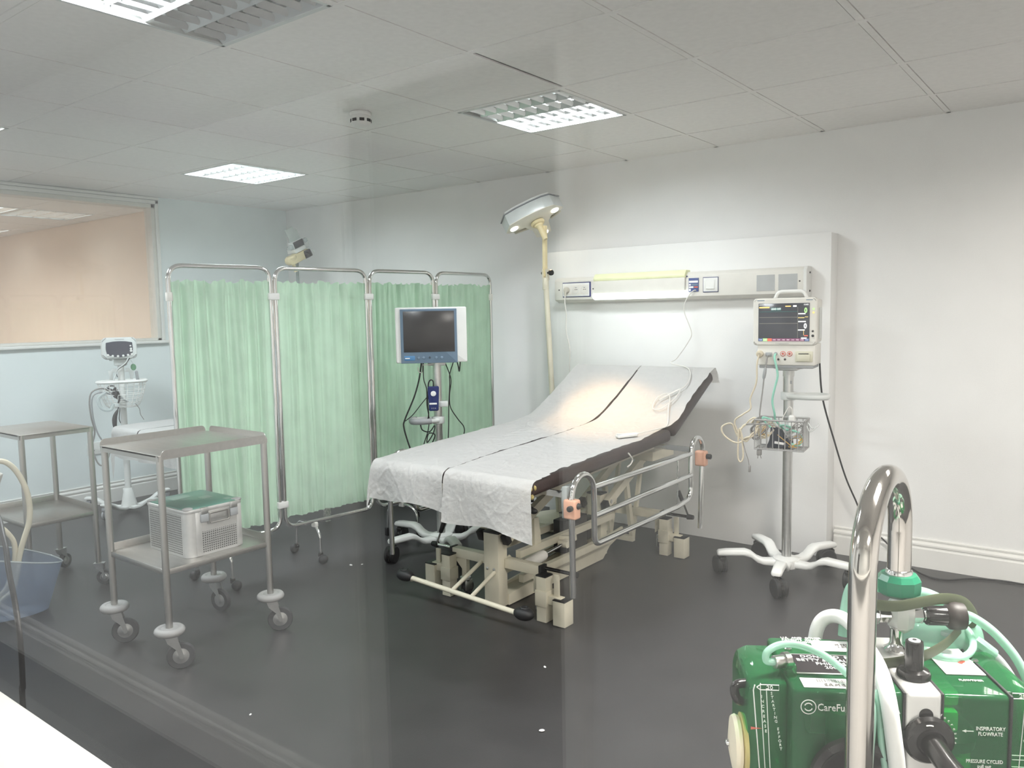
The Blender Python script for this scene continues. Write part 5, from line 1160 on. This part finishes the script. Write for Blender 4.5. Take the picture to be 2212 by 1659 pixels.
# ================================================================ green ventilator in the foreground
VA = V(1.666,-2.046,.952); th = math.radians(31); VX = V(math.cos(th), math.sin(th), 0); VY = V(-math.sin(th), math.cos(th), 0); UP = V(0,0,1)
K = lambda x, y, z: VA+VX*x+VY*y+UP*z
ROT = Matrix((VX, VY, UP)).transposed().to_4x4()
def kb(b, x0, x1, y0, y1, z0, z1, bev=0.0, seg=2):
    return b.box(K((x0+x1)/2, (y0+y1)/2, (z0+z1)/2), (x1-x0, y1-y0, z1-z0), ROT, bev, seg)
t = thing('ventilator', 'clear green ventilator with chrome hook on a stand in the right foreground', 'ventilator', K(.11,.07,-.952))
HB = -.185
left = kb(B(), .0, .116, .0, .142, HB, .0, .005, 3); lo_ = mesh('left_casing', left, 'greenbody', t)
right = kb(B(), .152, .222, .0, .142, HB, .0, .005, 3); ro_ = mesh('right_casing', right, 'greenbody', t)
b = kb(B(), .115, .153, -.003, .146, HB, .003, .006, 3); ce = mesh('centre_band', b, 'lightalu', t)
for x in (.1145, .1535):
    b = kb(B(), x-.0013, x+.0013, -.0015, .144, HB, .0015, .001); mesh('gasket', b, 'black', ce)
b = kb(B(), .2205, .2235, -.001, .143, HB, .001, .001); mesh('gasket', b, 'black', ro_)
# works inside the clear casings
ins = mat('inner_green_part', (.20,.85,.35), .25, var=.3, scale=40)
b = kb(B(), .158, .190, .045, .090, -.035, -.018, .004); mesh('inner_valve', b, ins, ro_)
b = kb(B(), .160, .186, .035, .070, -.060, -.036, .004); mesh('inner_valve', b, ins, ro_)
b = B().lathe([(.004,-.03), (.028,-.025), (.030,-.012), (.022,.0), (.004,.004)], K(.190,.075,-.066), UP, 24); mesh('inner_diaphragm', b, mat('inner_dark_blue', (.01,.06,.07), .3), ro_)
for k, (x, y, z, r) in enumerate(((.17,.05,-.11,.012), (.20,.06,-.125,.010), (.186,.04,-.14,.009))):
    b = B().cyl(K(x, y, z), K(x+.012, y+.03, z+.03), r, n=14); mesh('inner_rod', b, ins if k else 'alu', ro_)
b = kb(B(), .156, .219, .10, .135, HB+.01, -.01, .004); mesh('inner_block', b, mat('inner_back_green', (.03,.12,.05), .4, var=.3), ro_)
b = kb(B(), .006, .112, .09, .135, HB+.01, -.008, .004); mesh('inner_block', b, mat('inner_back_grey', (.05,.10,.07), .4, var=.3), lo_)
b = B().cyl(K(.03,.06,-.06), K(.10,.06,-.06), .018, n=20).cyl(K(.06,.04,-.04), K(.06,.04,-.10), .014, n=16); mesh('inner_tube', b, mat('inner_teal', (.02,.16,.12), .3), lo_)
# dial gauge on the front
gc = K(.062,-.006,-.092)
b = B().lathe([(.040,-.004), (.046,.002), (.046,.010), (.040,.013), (.036,.010)], gc, -VY, 40); dg = mesh('dial_rim', b, 'blackgloss', t)
b = B().cyl(gc-VY*.004, gc-VY*.0075, .037, n=40); mesh('dial_face', b, 'paper', dg)
b = B()
for k in range(41):
    a = -PI*.25+PI*1.5*k/40; d = VX*math.cos(a)+UP*math.sin(a); l = .005 if k % 5 == 0 else .003
    b.bar(gc-VY*.0078+d*(.034-l), gc-VY*.0078+d*.034, .0005, .0005, up=VY)
mesh('dial_scale', b, 'grey', dg)
# writing
fx, fz = VX, UP
F = lambda x, z: K(x, -.0006, z)
b = B().torus(F(.0165,-.0185), .0078, .0005, VY, 28, 6); mesh('logo_ring', b, 'paper', lo_)
b = B()
for a0 in (.5, PI+.5):
    b.tube([F(.0165,-.0185)+VX*(.0042*math.cos(a0+k*.32))+UP*(.0042*math.sin(a0+k*.32)) for k in range(8)], .0006, 6)
mesh('logo_mark', b, 'paper', lo_)
text('lettering', 'CareFusion', .0112, F(.0255,-.0185), fx, fz, 'paper', lo_, align='LEFT', sx=.86)
text('lettering', 'MARK 7A', .0080, F(.0790,-.0195), fx, fz, 'greywhite', lo_, align='LEFT', sx=.95)
text('lettering', 'INSPIRATORY\nFLOWRATE', .0058, F(.2015,-.038), fx, fz, 'paper', ro_, sx=.82)
b = B().prism([(0,0), (.004,.0016), (.004,.0004), (.0115,.0004), (.0115,-.0004), (.004,-.0004), (.004,-.0016)], K(.1735,-.0008,-.0385), VX, UP, VY, .0004); mesh('arrow_mark', b, 'paper', ro_)
text('lettering', 'PRESSURE CYCLED\npull out', .0054, F(.1965,-.074), fx, fz, 'paper', ro_, sx=.82)
text('lettering', 'FLOWTIMER', .0050, K(.196,.034,.0005), VX, VY, 'paper', ro_, sx=.9)
for k, ch in enumerate('decrease'):
    a = 1.15-k*.19; c0 = K(.140,-.0006,-.047); d = VX*math.cos(a)+UP*math.sin(a); text('lettering', ch, .0045, c0+d*.0275, (d.cross(VY)).normalized()*-1 if False else VX*math.sin(a)-UP*math.cos(a), d, 'paper', ro_)
b = B().tube([K(.140,-.0008,-.047)+VX*(.0235*math.cos(a))+UP*(.0235*math.sin(a)) for a in [1.2-.2*k for k in range(12)]], .0004, 6); mesh('arc_mark', b, 'paper', ro_)
TP = lambda x, y: K(x, y, .0006)
text('lettering', 'U.S.  AND  OTHER\nPATENTS  ISSUED\nAND PENDING', .0062, TP(.016,.130), VX, VY, 'paper', lo_, align='LEFT', sx=.95)
b = kb(B(), .0100, .100, .038, .090, .0004, .0014, .0003); pl = mesh('donor_plate', b, 'lightalu', lo_)
b = kb(B(), .0125, .0975, .0405, .0875, .0012, .0018); mesh('plate_field', b, mat('engraved_dark_plate', (.018,.014,.016), .3), pl)
text('plate_lettering', 'DONATED  BY\nBETTY & WALTER\nPHILLIPS\n2001', .0093, K(.056,.0655,.0019), VX, VY, 'paper', pl, sx=.98)
b = kb(B(), .049, .112, .101, .131, .0004, .0010, .0002); sl = mesh('serial_label', b, 'paper', lo_)
text('label_lettering', 'M 9527\n1 8/27', .006, K(.085,.115,.0011), VX, VY, 'greycord', sl)
b = kb(B(), .013, .105, .005, .0275, .0004, .0012, .0004); bl = mesh('barcode_label', b, 'paper', lo_)
b = B(); q = random.Random(5); x = .030
while x < .088:
    w_ = q.choice((.0006,.0009,.0014)); kb(b, x, x+w_, .0175, .0245, .0011, .0014); x += w_+q.choice((.0007,.0011,.0018))
mesh('barcode', b, 'greycord', bl)
text('label_lettering', 'E.R.M.E. MV   13', .0072, K(.060,.0105,.0013), VX, VY, 'greycord', bl)
b = kb(B(), .176, .218, .048, .133, .0006, .0016, .0004); wl = mesh('white_label', b, 'paper', ro_)
text('handwriting', '2/11', .010, K(.199,.088,.0018), VX*.7+VY*.7, VY*.7-VX*.7, 'greywhite', wl); text('handwriting', 'IRB', .007, K(.205,.078,.0018), VX*.7+VY*.7, VY*.7-VX*.7, 'red', wl)
for x, y in ((.018,.104), (.222,.085)):
    b = B().lathe([(.0042,0), (.0042,.0012), (.0025,.0028)], TP(x, y), UP, 14); mesh('screw', b, 'chrome', t)
# knobs on the centre band
def knob(base, axis, r, L, name, flange=True):
    b = B(); pr = []
    if flange: pr += [(r*1.75,0), (r*1.8,.004), (r*1.6,.008)]
    pr += [(r*1.02,.010), (r,.014), (r*.96,L-.003), (r*.9,L)]
    b.lathe(pr, base, axis, 28)
    kn = mesh(name, b, 'blackgloss', t)
    b = B()
    b.cyl(base+axis*(L+.0002), base+axis*(L+.001), r*.62, n=24).cyl(base+axis*(L+.0012), base+axis*(L+.0015), r*.62, r*.55, n=24); mesh('knob_inset', b, 'greywhite', kn)
    b = B().cyl(base+axis*(L+.0016), base+axis*(L+.0022), r*.22, n=14); mesh('knob_screw', b, 'black', kn)
    return kn
knob(K(.137,.036,.003), UP, .0098, .040, 'top_knob')
ax = (-VY*.92+VX*.20-UP*.30).normalized()
fk = knob(K(.138,-.003,-.047), -VY, .0145, .010, 'flow_knob_collar', True)
b = B().lathe([(.0105,.0), (.0118,.010), (.0112,.030), (.0125,.046), (.0128,.058), (.0118,.061)], K(.138,-.009,-.047), ax, 28); k2 = mesh('flow_knob', b, 'blackgloss', t)
e = K(.138,-.009,-.047)+ax*.0612
b = B().cyl(e, e+ax*.0010, .0078, n=24); mesh('knob_inset', b, 'greywhite', k2)
b = B().cyl(e+ax*.0011, e+ax*.0018, .0030, n=14); mesh('knob_screw', b, 'black', k2)
b = B().cyl(K(.136,-.0035,-.0215), K(.136,-.0005,-.0215), .0072, n=24); bt = mesh('pointer_button', b, 'blackgloss', t)
for z, sg, y in ((-.0215, -1, -.0042), (-.0300, 1, -.0135)):
    b = B().tube([K(.1325,y,z-sg*.002*-1), K(.136,y,z+sg*.0025*1 if sg > 0 else z-.0015), K(.1395,y,z-sg*.002*-1)], .0007, 6, smooth=False); mesh('pointer_mark', b, 'offwhite', bt)
b = B().cyl(K(.136,-.0035,-.105), K(.136,-.0005,-.105), .009, n=24); mesh('pointer_button', b, 'alu', t)
# end drums with their scales
for sx, name in ((-1, 'left_drum'), (1, 'right_drum')):
    xo = 0 if sx < 0 else .2225; x1_ = xo+sx*.044
    prof_ = [(0,-.004), (.028,-.004), (.040,-.010), (.044,-.024), (.044,-.110), (.034,-.118), (0,-.118)] if sx < 0 else [(0,-.004), (.030,-.004), (.042,-.012), (.046,-.030), (.046,-.118), (0,-.118)]
    b = B().prism(prof_, K(xo, .022, 0), VX*sx, UP, VY, .105, .004); dr = mesh(name, b, 'greenbody', t)
    yy = .0208
    D = lambda a, z, y=yy: K(xo+sx*a, y, z)
    b = B().tube([D(.036,-.006), D(.0375,-.012), D(.030,-.105)] if sx < 0 else [D(.036,-.006), D(.042,-.02), D(.042,-.10)], .0007, 6, smooth=False)
    b.tube([D(.030,-.004), D(.030,-.010), D(.024,-.104), D(.0185,-.104), D(.0235,-.010)], .0005, 6, smooth=False); mesh('scale_line', b, 'paper', dr)
    b = B().tube([D(.034,-.0085), D(.030,-.0055), D(.010,-.0055), D(.010,-.0115), D(.030,-.0115), D(.034,-.0085)], .0005, 6, smooth=False); mesh('scale_flag', b, 'paper', dr)
    text('lettering', '20', .006, D(.020,-.0085), VX, UP, 'paper', dr, sx=1.2)
    for k, ch in enumerate('INCREASE' if sx < 0 else 'SENSITIV'): text('lettering', ch, .0046, D(.0285-.0055*k/8,-.019-k*.0057), VX, UP, 'paper', dr)
    if sx < 0:
        for k, ch in enumerate('STARTING'): text('lettering', ch, .0044, D(.018-.006*k/8,-.015-k*.0046), VX, UP, 'paper', dr)
        for k, ch in enumerate('EFFORT'): text('lettering', ch, .0044, D(.0105-.004*k/6,-.056-k*.0046), VX, UP, 'paper', dr)
        b = B().prism([(0,0), (-.012,.0016), (-.012,-.0016)], D(.028,-.056,yy-.0006), -VX*-1, UP, VY, .0005); mesh('pointer', b, 'red', dr)
        b = B().tube([D(.040,-.018,.05), D(.052,-.018,.045), D(.054,-.026,.045), D(.050,-.036,.045), D(.040,-.040,.05)], .0052, 10); mesh('lever', b, 'blackgloss', dr)
        c_ = D(.044,-.088,.045)
        b = B().lathe([(.012,-.004), (.033,-.002), (.034,.002), (.028,.004)], c_, -VX, 36); mesh('clear_flange', b, mat('amber_clear_plastic', (.50,.42,.16), .2), dr)
        b = B().lathe([(.030,.004), (.032,.008), (.030,.012), (.012,.0155), (.003,.016)], c_, -VX, 36); cp = mesh('cream_cap', b, mat('cream_cap', (.80,.72,.56), .4), dr)
        b = B().lathe([(.004,.016), (.004,.019), (.002,.0205)], c_, -VX, 14); mesh('cap_nut', b, 'chrome', cp)
    else:
        for z in (-.075, -.080, -.088):
            b = B().bar(D(.012,z), D(.040,z), .0005, .0010, up=VY); mesh('scale_tick', b, 'paper', dr)
b = B().cyl(K(.002,.045,.012), K(-.012,.040,.012), .0075, n=18, bev=.001).cyl(K(.006,.046,.012), K(.0,.044,.012), .010, n=18); mesh('side_port', b, 'steel', t)
b = kb(B(), .0, .012, .03, .062, -.004, .014, .004); mesh('port_block', b, 'greenbody', t)
# chrome stem, valve block, collar and the bent chrome tube
st = K(.142,.103,0)
b = B().lathe([(.014,.0), (.0145,.006), (.009,.010), (.0075,.014), (.0075,.030), (.010,.034)], st, UP, 24); mesh('stem', b, 'chrome', t)
vb = K(.147,.106,.046)
b = B().lathe([(.008,-.020), (.014,-.014), (.0155,-.008), (.0155,.012), (.0120,.018), (.010,.024)], vb, UP, 8); va = mesh('valve_block', b, 'lightalu', t, angle=20)
b = B().lathe([(.0095,0), (.0095,.010), (.008,.012)], vb+VX*.013, VX, 6).lathe([(.0070,.010), (.0070,.016)], vb+VX*.013, VX, 18).lathe([(.0095,0), (.0095,.012), (.0115,.014), (.0115,.022)], vb-VX*.013, -VX, 6); mesh('union_nut', b, 'chrome', va, angle=20)
b = B().lathe([(.0105,0), (.0115,.002), (.0115,.024)], vb+VX*.028, VX, 26); vk = mesh('valve_knob', b, 'blackgloss', va)
b = B(); pr = []
b.lathe([(.0118,.022), (.0155,.026), (.0162,.034), (.0150,.042), (.006,.044)], vb+VX*.028, VX, 40); mesh('knurled_grip', b, mat('knurled_black', (.020,.015,.013), .5, var=.5, scale=500), vk)
co_ = K(.146,.112,.068)
b = B().lathe([(.018,0), (.0235,.004), (.0245,.010), (.0245,.020), (.0200,.026), (.013,.0265)], co_, UP, 10); gcap = mesh('green_collar', b, 'green', t, angle=20)
r0 = .0132
back = K(.146,.112,0); frontp = K(.049,-.066,0)
hz = .178
mid_ = (back+frontp)/2; d_ = (frontp-back); R_ = d_.length/2; d_.normalize()
pts = [back+UP*.085, back+UP*.13, back+UP*(hz-.03)]
for k in range(0, 25):
    a = PI*k/24; pts.append(mid_-d_*(R_*math.cos(a))+UP*(hz-.030+R_*.78*math.sin(a)))
pts += [frontp+UP*(hz-.06), frontp+UP*.08, frontp-UP*.2, frontp-UP*.952]
b = B().tube(pts, r0, 28, smooth=False); tb = mesh('chrome_hook', b, 'hook', t, angle=60)
b = B().torus(back+UP*.098, r0-.001, .0022).lathe([(.0150,.0), (.0150,.004), (.0128,.007)], back+UP*.0935, UP, 28); mesh('hook_ferrule', b, 'chrome', tb)
# stand below (mostly under the picture): foot ring, clamp, casters
b = B().box((frontp+K(.11,.0,0))/2-UP*.06*1-UP*0+UP*(-.09+.0), (.02,.13,.03), Matrix.Rotation(math.atan2((K(.11,0,0)-frontp).y, (K(.11,0,0)-frontp).x)-PI/2, 4, 'Z'), .004); mesh('clamp_arm', b, 'steel', t)
foot = V(frontp.x, frontp.y, 0)
for k in range(5):
    a = 2*PI*k/5+.3; d = V(math.cos(a), math.sin(a), 0)
    b = B().bar(foot+UP*.09, foot+d*.25+UP*.075, .03, .022, bev=.005); lg = mesh('stand_leg', b, 'steel', t)
    b = B().cyl(foot+d*.24+UP*.03+d.cross(UP)*-.011, foot+d*.24+UP*.03+d.cross(UP)*.011, .030, n=20, bev=.004).cyl(foot+d*.24+UP*.03, foot+d*.24+UP*.075, .008); mesh('stand_caster', b, 'black', lg)

# tubes, strap, mask on and around the ventilator
def cab(name, label, cat, pts, r, m, n=12, **k):
    b = B().tube(pts, r, n, 8, **k); return single(name, b, m, label, cat, None, origin=pts[0])
cab('white_hose', 'thick white hose arching behind the ventilator and down its front left of the knobs', 'hose', [K(.060,.155,-.03), K(.066,.16,.004), K(.076,.158,.020), K(.090,.145,.026), K(.100,.12,.022), K(.105,.09,.012), K(.1035,.055,.010), K(.098,.02,.0105), K(.095,.0,.007), K(.0945,-.014,-.006), K(.0975,-.019,-.035), K(.102,-.021,-.075), K(.105,-.022,-.13), K(.106,-.02,-.30)], .0085, 'white', 16)
cab('sensing_tube', 'pale green clear tube looping from the left side port across the nameplate', 'tube', [K(-.011,.040,.0125), K(-.020,.039,.014), K(-.019,.040,.024), K(-.004,.044,.031), K(.018,.046,.030), K(.044,.036,.022), K(.064,.012,.010), K(.076,-.006,-.002), K(.078,-.014,-.020), K(.075,-.018,-.06), K(.072,-.022,-.12), K(.075,-.02,-.28)], .0042, 'cleargreen')
cab('clear_tube', 'clear tube curving down to the right behind the black valve knob', 'tube', [K(.212,.118,.047), K(.232,.115,.041), K(.255,.11,.024), K(.276,.10,-.004), K(.288,.09,-.040), K(.296,.08,-.09), K(.30,.08,-.20)], .0052, 'cleargreen')
cab('clear_tube', 'grey clear tube leaving the green mask towards the right drum', 'tube', [K(.262,.148,-.012), K(.276,.142,-.022), K(.288,.13,-.045), K(.293,.12,-.08), K(.296,.11,-.16)], .0050, 'clear')
cab('clear_tube', 'thin clear tube beside the white hose low on the ventilator front', 'tube', [K(.085,.0,.003), K(.0865,-.008,-.012), K(.088,-.014,-.05), K(.092,-.017,-.085), K(.096,-.012,-.14), K(.098,-.01,-.3)], .0034, 'cleargreen')
b = B().tube([K(.110,.094,.062), K(.135,.085,.064), K(.165,.092,.067), K(.195,.105,.067), K(.222,.118,.058), K(.238,.128,.040), K(.240,.130,.028), K(.228,.128,.020), K(.215,.122,.026)], .005, 12, 8, flat=(.0018,.0130)).tube([K(.215,.108,.030), K(.190,.085,.021), K(.160,.066,.014), K(.130,.058,.009), K(.100,.055,.006)], .005, 12, 8, flat=(.0018,.0140))
single('rubber_strap', b, 'olive', 'olive rubber strap looped round the chrome valve of the ventilator', 'strap', origin=tuple(K(.110,.094,.062)))
def shell(u, v):
    a = 2*PI*u; r = (.0+1.0*math.sin(v*PI*.5)); x = .205+.048*r*math.cos(a)*(1+.15*math.cos(a)); y = .150+.034*r*math.sin(a); z = .040-.044*(v**2.2)
    return K(x, y, z)
b = B().grid(shell, 36, 12, .0015); single('oxygen_mask', b, 'cleargreen', 'clear green oxygen mask lying on the back of the ventilator', 'mask', origin=tuple(K(.205,.150,-.004)))
cab('mask_strap', 'clear green strap edge curling over the white label of the ventilator', 'strap', [K(.165,.110,.014), K(.172,.095,.007), K(.190,.083,.005), K(.210,.085,.006), K(.226,.100,.010), K(.232,.120,.018), K(.226,.135,.028)], .0042, 'cleargreen')
b = B().lathe([(.0075,0), (.0085,.004), (.0080,.034), (.0065,.036)], K(.236,.135,.010), (VX*.75-UP*.55-VY*.1).normalized(), 8); single('mask_connector', b, 'cleargreen', 'ribbed clear green connector pointing right from the mask', 'connector', origin=tuple(K(.236,.135,.010)))
b = B().box((0,0,0), (.016,.012,.006), ROT @ Matrix.Rotation(.5, 4, 'Z'), .001); o = single('tube_clip', b, 'clear', 'small clear clip under the black valve knob', 'clip'); o.location = K(.205,.112,.022)
cab('green_hose_loop', 'clear green tube seen between the chrome legs, left of the valve', 'tube', [K(.096,.15,.0), K(.10,.155,.035), K(.106,.155,.06), K(.118,.15,.068), K(.150,.15,.062), K(.190,.152,.056), K(.215,.15,.045)], .0075, 'cleargreen')

# ================================================================ left foreground: tub with hoses, hanging cable
t = thing('plastic_tub', 'translucent blue plastic tub on the floor at the left edge', 'tub', (-2.15, -1.52, 0))
def tubf(u, v):
    a = 2*PI*u; ca, sa = math.cos(a), math.sin(a)
    l = (.215+.070*v)*math.copysign(abs(ca)**.85, ca); w_ = (.095+.045*v)*math.copysign(abs(sa)**1.2, sa)
    z = .006+.215*v+v*v*.085*(1-ca)
    return V(-2.15+l*.35-w_*.93, -1.52+l*.93+w_*.35, z)
b = B().grid(tubf, 60, 14, .0022)
b2 = []
mesh('tub_wall', b, 'tub', t)
b = B().tube([tubf(k/60, 1.0) for k in range(60)], .004, 8, smooth=False, closed=True); mesh('tub_rim', b, 'clear', t)
b = B(); vs = [b.bm.verts.new(tubf(k/60, 0)) for k in range(60)]; b.bm.faces.new(vs); mesh('tub_floor', b, 'tub', t)
cab('breathing_hose', 'cream hose arching high out of the blue tub at the left edge', 'hose', [V(-2.19,-1.56,.045), V(-2.165,-1.50,.065), V(-2.149,-1.45,.10), V(-2.145,-1.425,.16), V(-2.140,-1.405,.267), V(-2.131,-1.384,.343), V(-2.123,-1.361,.417), V(-2.121,-1.353,.493), V(-2.123,-1.361,.572), V(-2.132,-1.386,.652), V(-2.142,-1.418,.704), V(-2.155,-1.455,.724), V(-2.175,-1.52,.715), V(-2.195,-1.60,.66), V(-2.205,-1.66,.54), V(-2.205,-1.69,.38), V(-2.20,-1.68,.22), V(-2.195,-1.65,.06)], .0125, 'creamhose', 14)
cab('breathing_hose', 'cream hose lying low inside the blue tub', 'hose', [V(-2.215,-1.70,.10), V(-2.215,-1.70,.26), V(-2.205,-1.64,.39), V(-2.19,-1.56,.43), V(-2.165,-1.475,.415), V(-2.155,-1.445,.386), V(-2.150,-1.42,.332), V(-2.155,-1.42,.25), V(-2.165,-1.44,.16), V(-2.175,-1.49,.09), V(-2.20,-1.62,.05)], .0115, 'creamhose', 14)
b = B().box((-2.165,-1.470,.628), (.030,.045,.085), Matrix.Rotation(.9, 4, 'Z') @ Matrix.Rotation(.35, 4, 'Y'), .008, 3).tube([V(-2.165,-1.470,.66), V(-2.163,-1.472,.70), V(-2.158,-1.46,.722)], .010, 12); single('hose_connector', b, 'offwhite', 'beige connector at the left edge above the blue tub', 'connector', origin=(-2.165,-1.470,.628))
cab('hanging_cable', 'black cable hanging down behind the white window sill at lower left', 'cable', [V(.26,-2.69,1.24), V(.45,-2.60,1.21), V(.65,-2.52,1.165), V(.80,-2.50,1.13), V(.895,-2.52,1.108), V(.945,-2.535,1.085), V(.985,-2.545,1.055), V(1.005,-2.55,1.02), V(1.003,-2.55,.97), V(.998,-2.55,.92), V(.995,-2.55,.5), V(1.0,-2.56,.02)], .0030, 'black')
# ================================================================ camera
cam = bpy.data.cameras.new('camera'); cam.sensor_width = 36.0; cam.sensor_fit = 'HORIZONTAL'; cam.lens = 36.0*1722.334/2212; cam.clip_start = .01
co = bpy.data.objects.new('camera', cam); COL.objects.link(co)
def cam_matrix(yaw, pitch, roll, pos):
    cy, sy, cp, sp, cr, sr = math.cos(yaw), math.sin(yaw), math.cos(pitch), math.sin(pitch), math.cos(roll), math.sin(roll)
    f = Vector((sy*cp, cy*cp, sp)); r = Vector((cy, -sy, 0)); u = r.cross(f)
    r2 = r*cr+u*sr; u2 = -r*sr+u*cr
    m = Matrix((r2, u2, -f)).transposed().to_4x4(); m.translation = Vector(pos); return m
co.matrix_world = cam_matrix(-.656812078, -.0896912335, -.0184402115, (1.93569, -2.88180, 1.362873))
sc = bpy.context.scene; sc.camera = co
sc.view_settings.view_transform = 'Standard'; sc.view_settings.look = 'None'; sc.view_settings.exposure = EXPO; sc.view_settings.gamma = 1.0
sc.view_settings.use_curve_mapping = False
wd = bpy.data.worlds.new('world'); sc.world = wd; wd.use_nodes = True
wd.node_tree.nodes['Background'].inputs[0].default_value = (.8,.85,.9,1); wd.node_tree.nodes['Background'].inputs[1].default_value = .02
cy = sc.cycles
cy.max_bounces = 10; cy.diffuse_bounces = 5; cy.glossy_bounces = 5; cy.transmission_bounces = 6; cy.transparent_max_bounces = 24
cy.caustics_reflective = False; cy.caustics_refractive = False; cy.sample_clamp_indirect = 4.0; cy.use_denoising = True
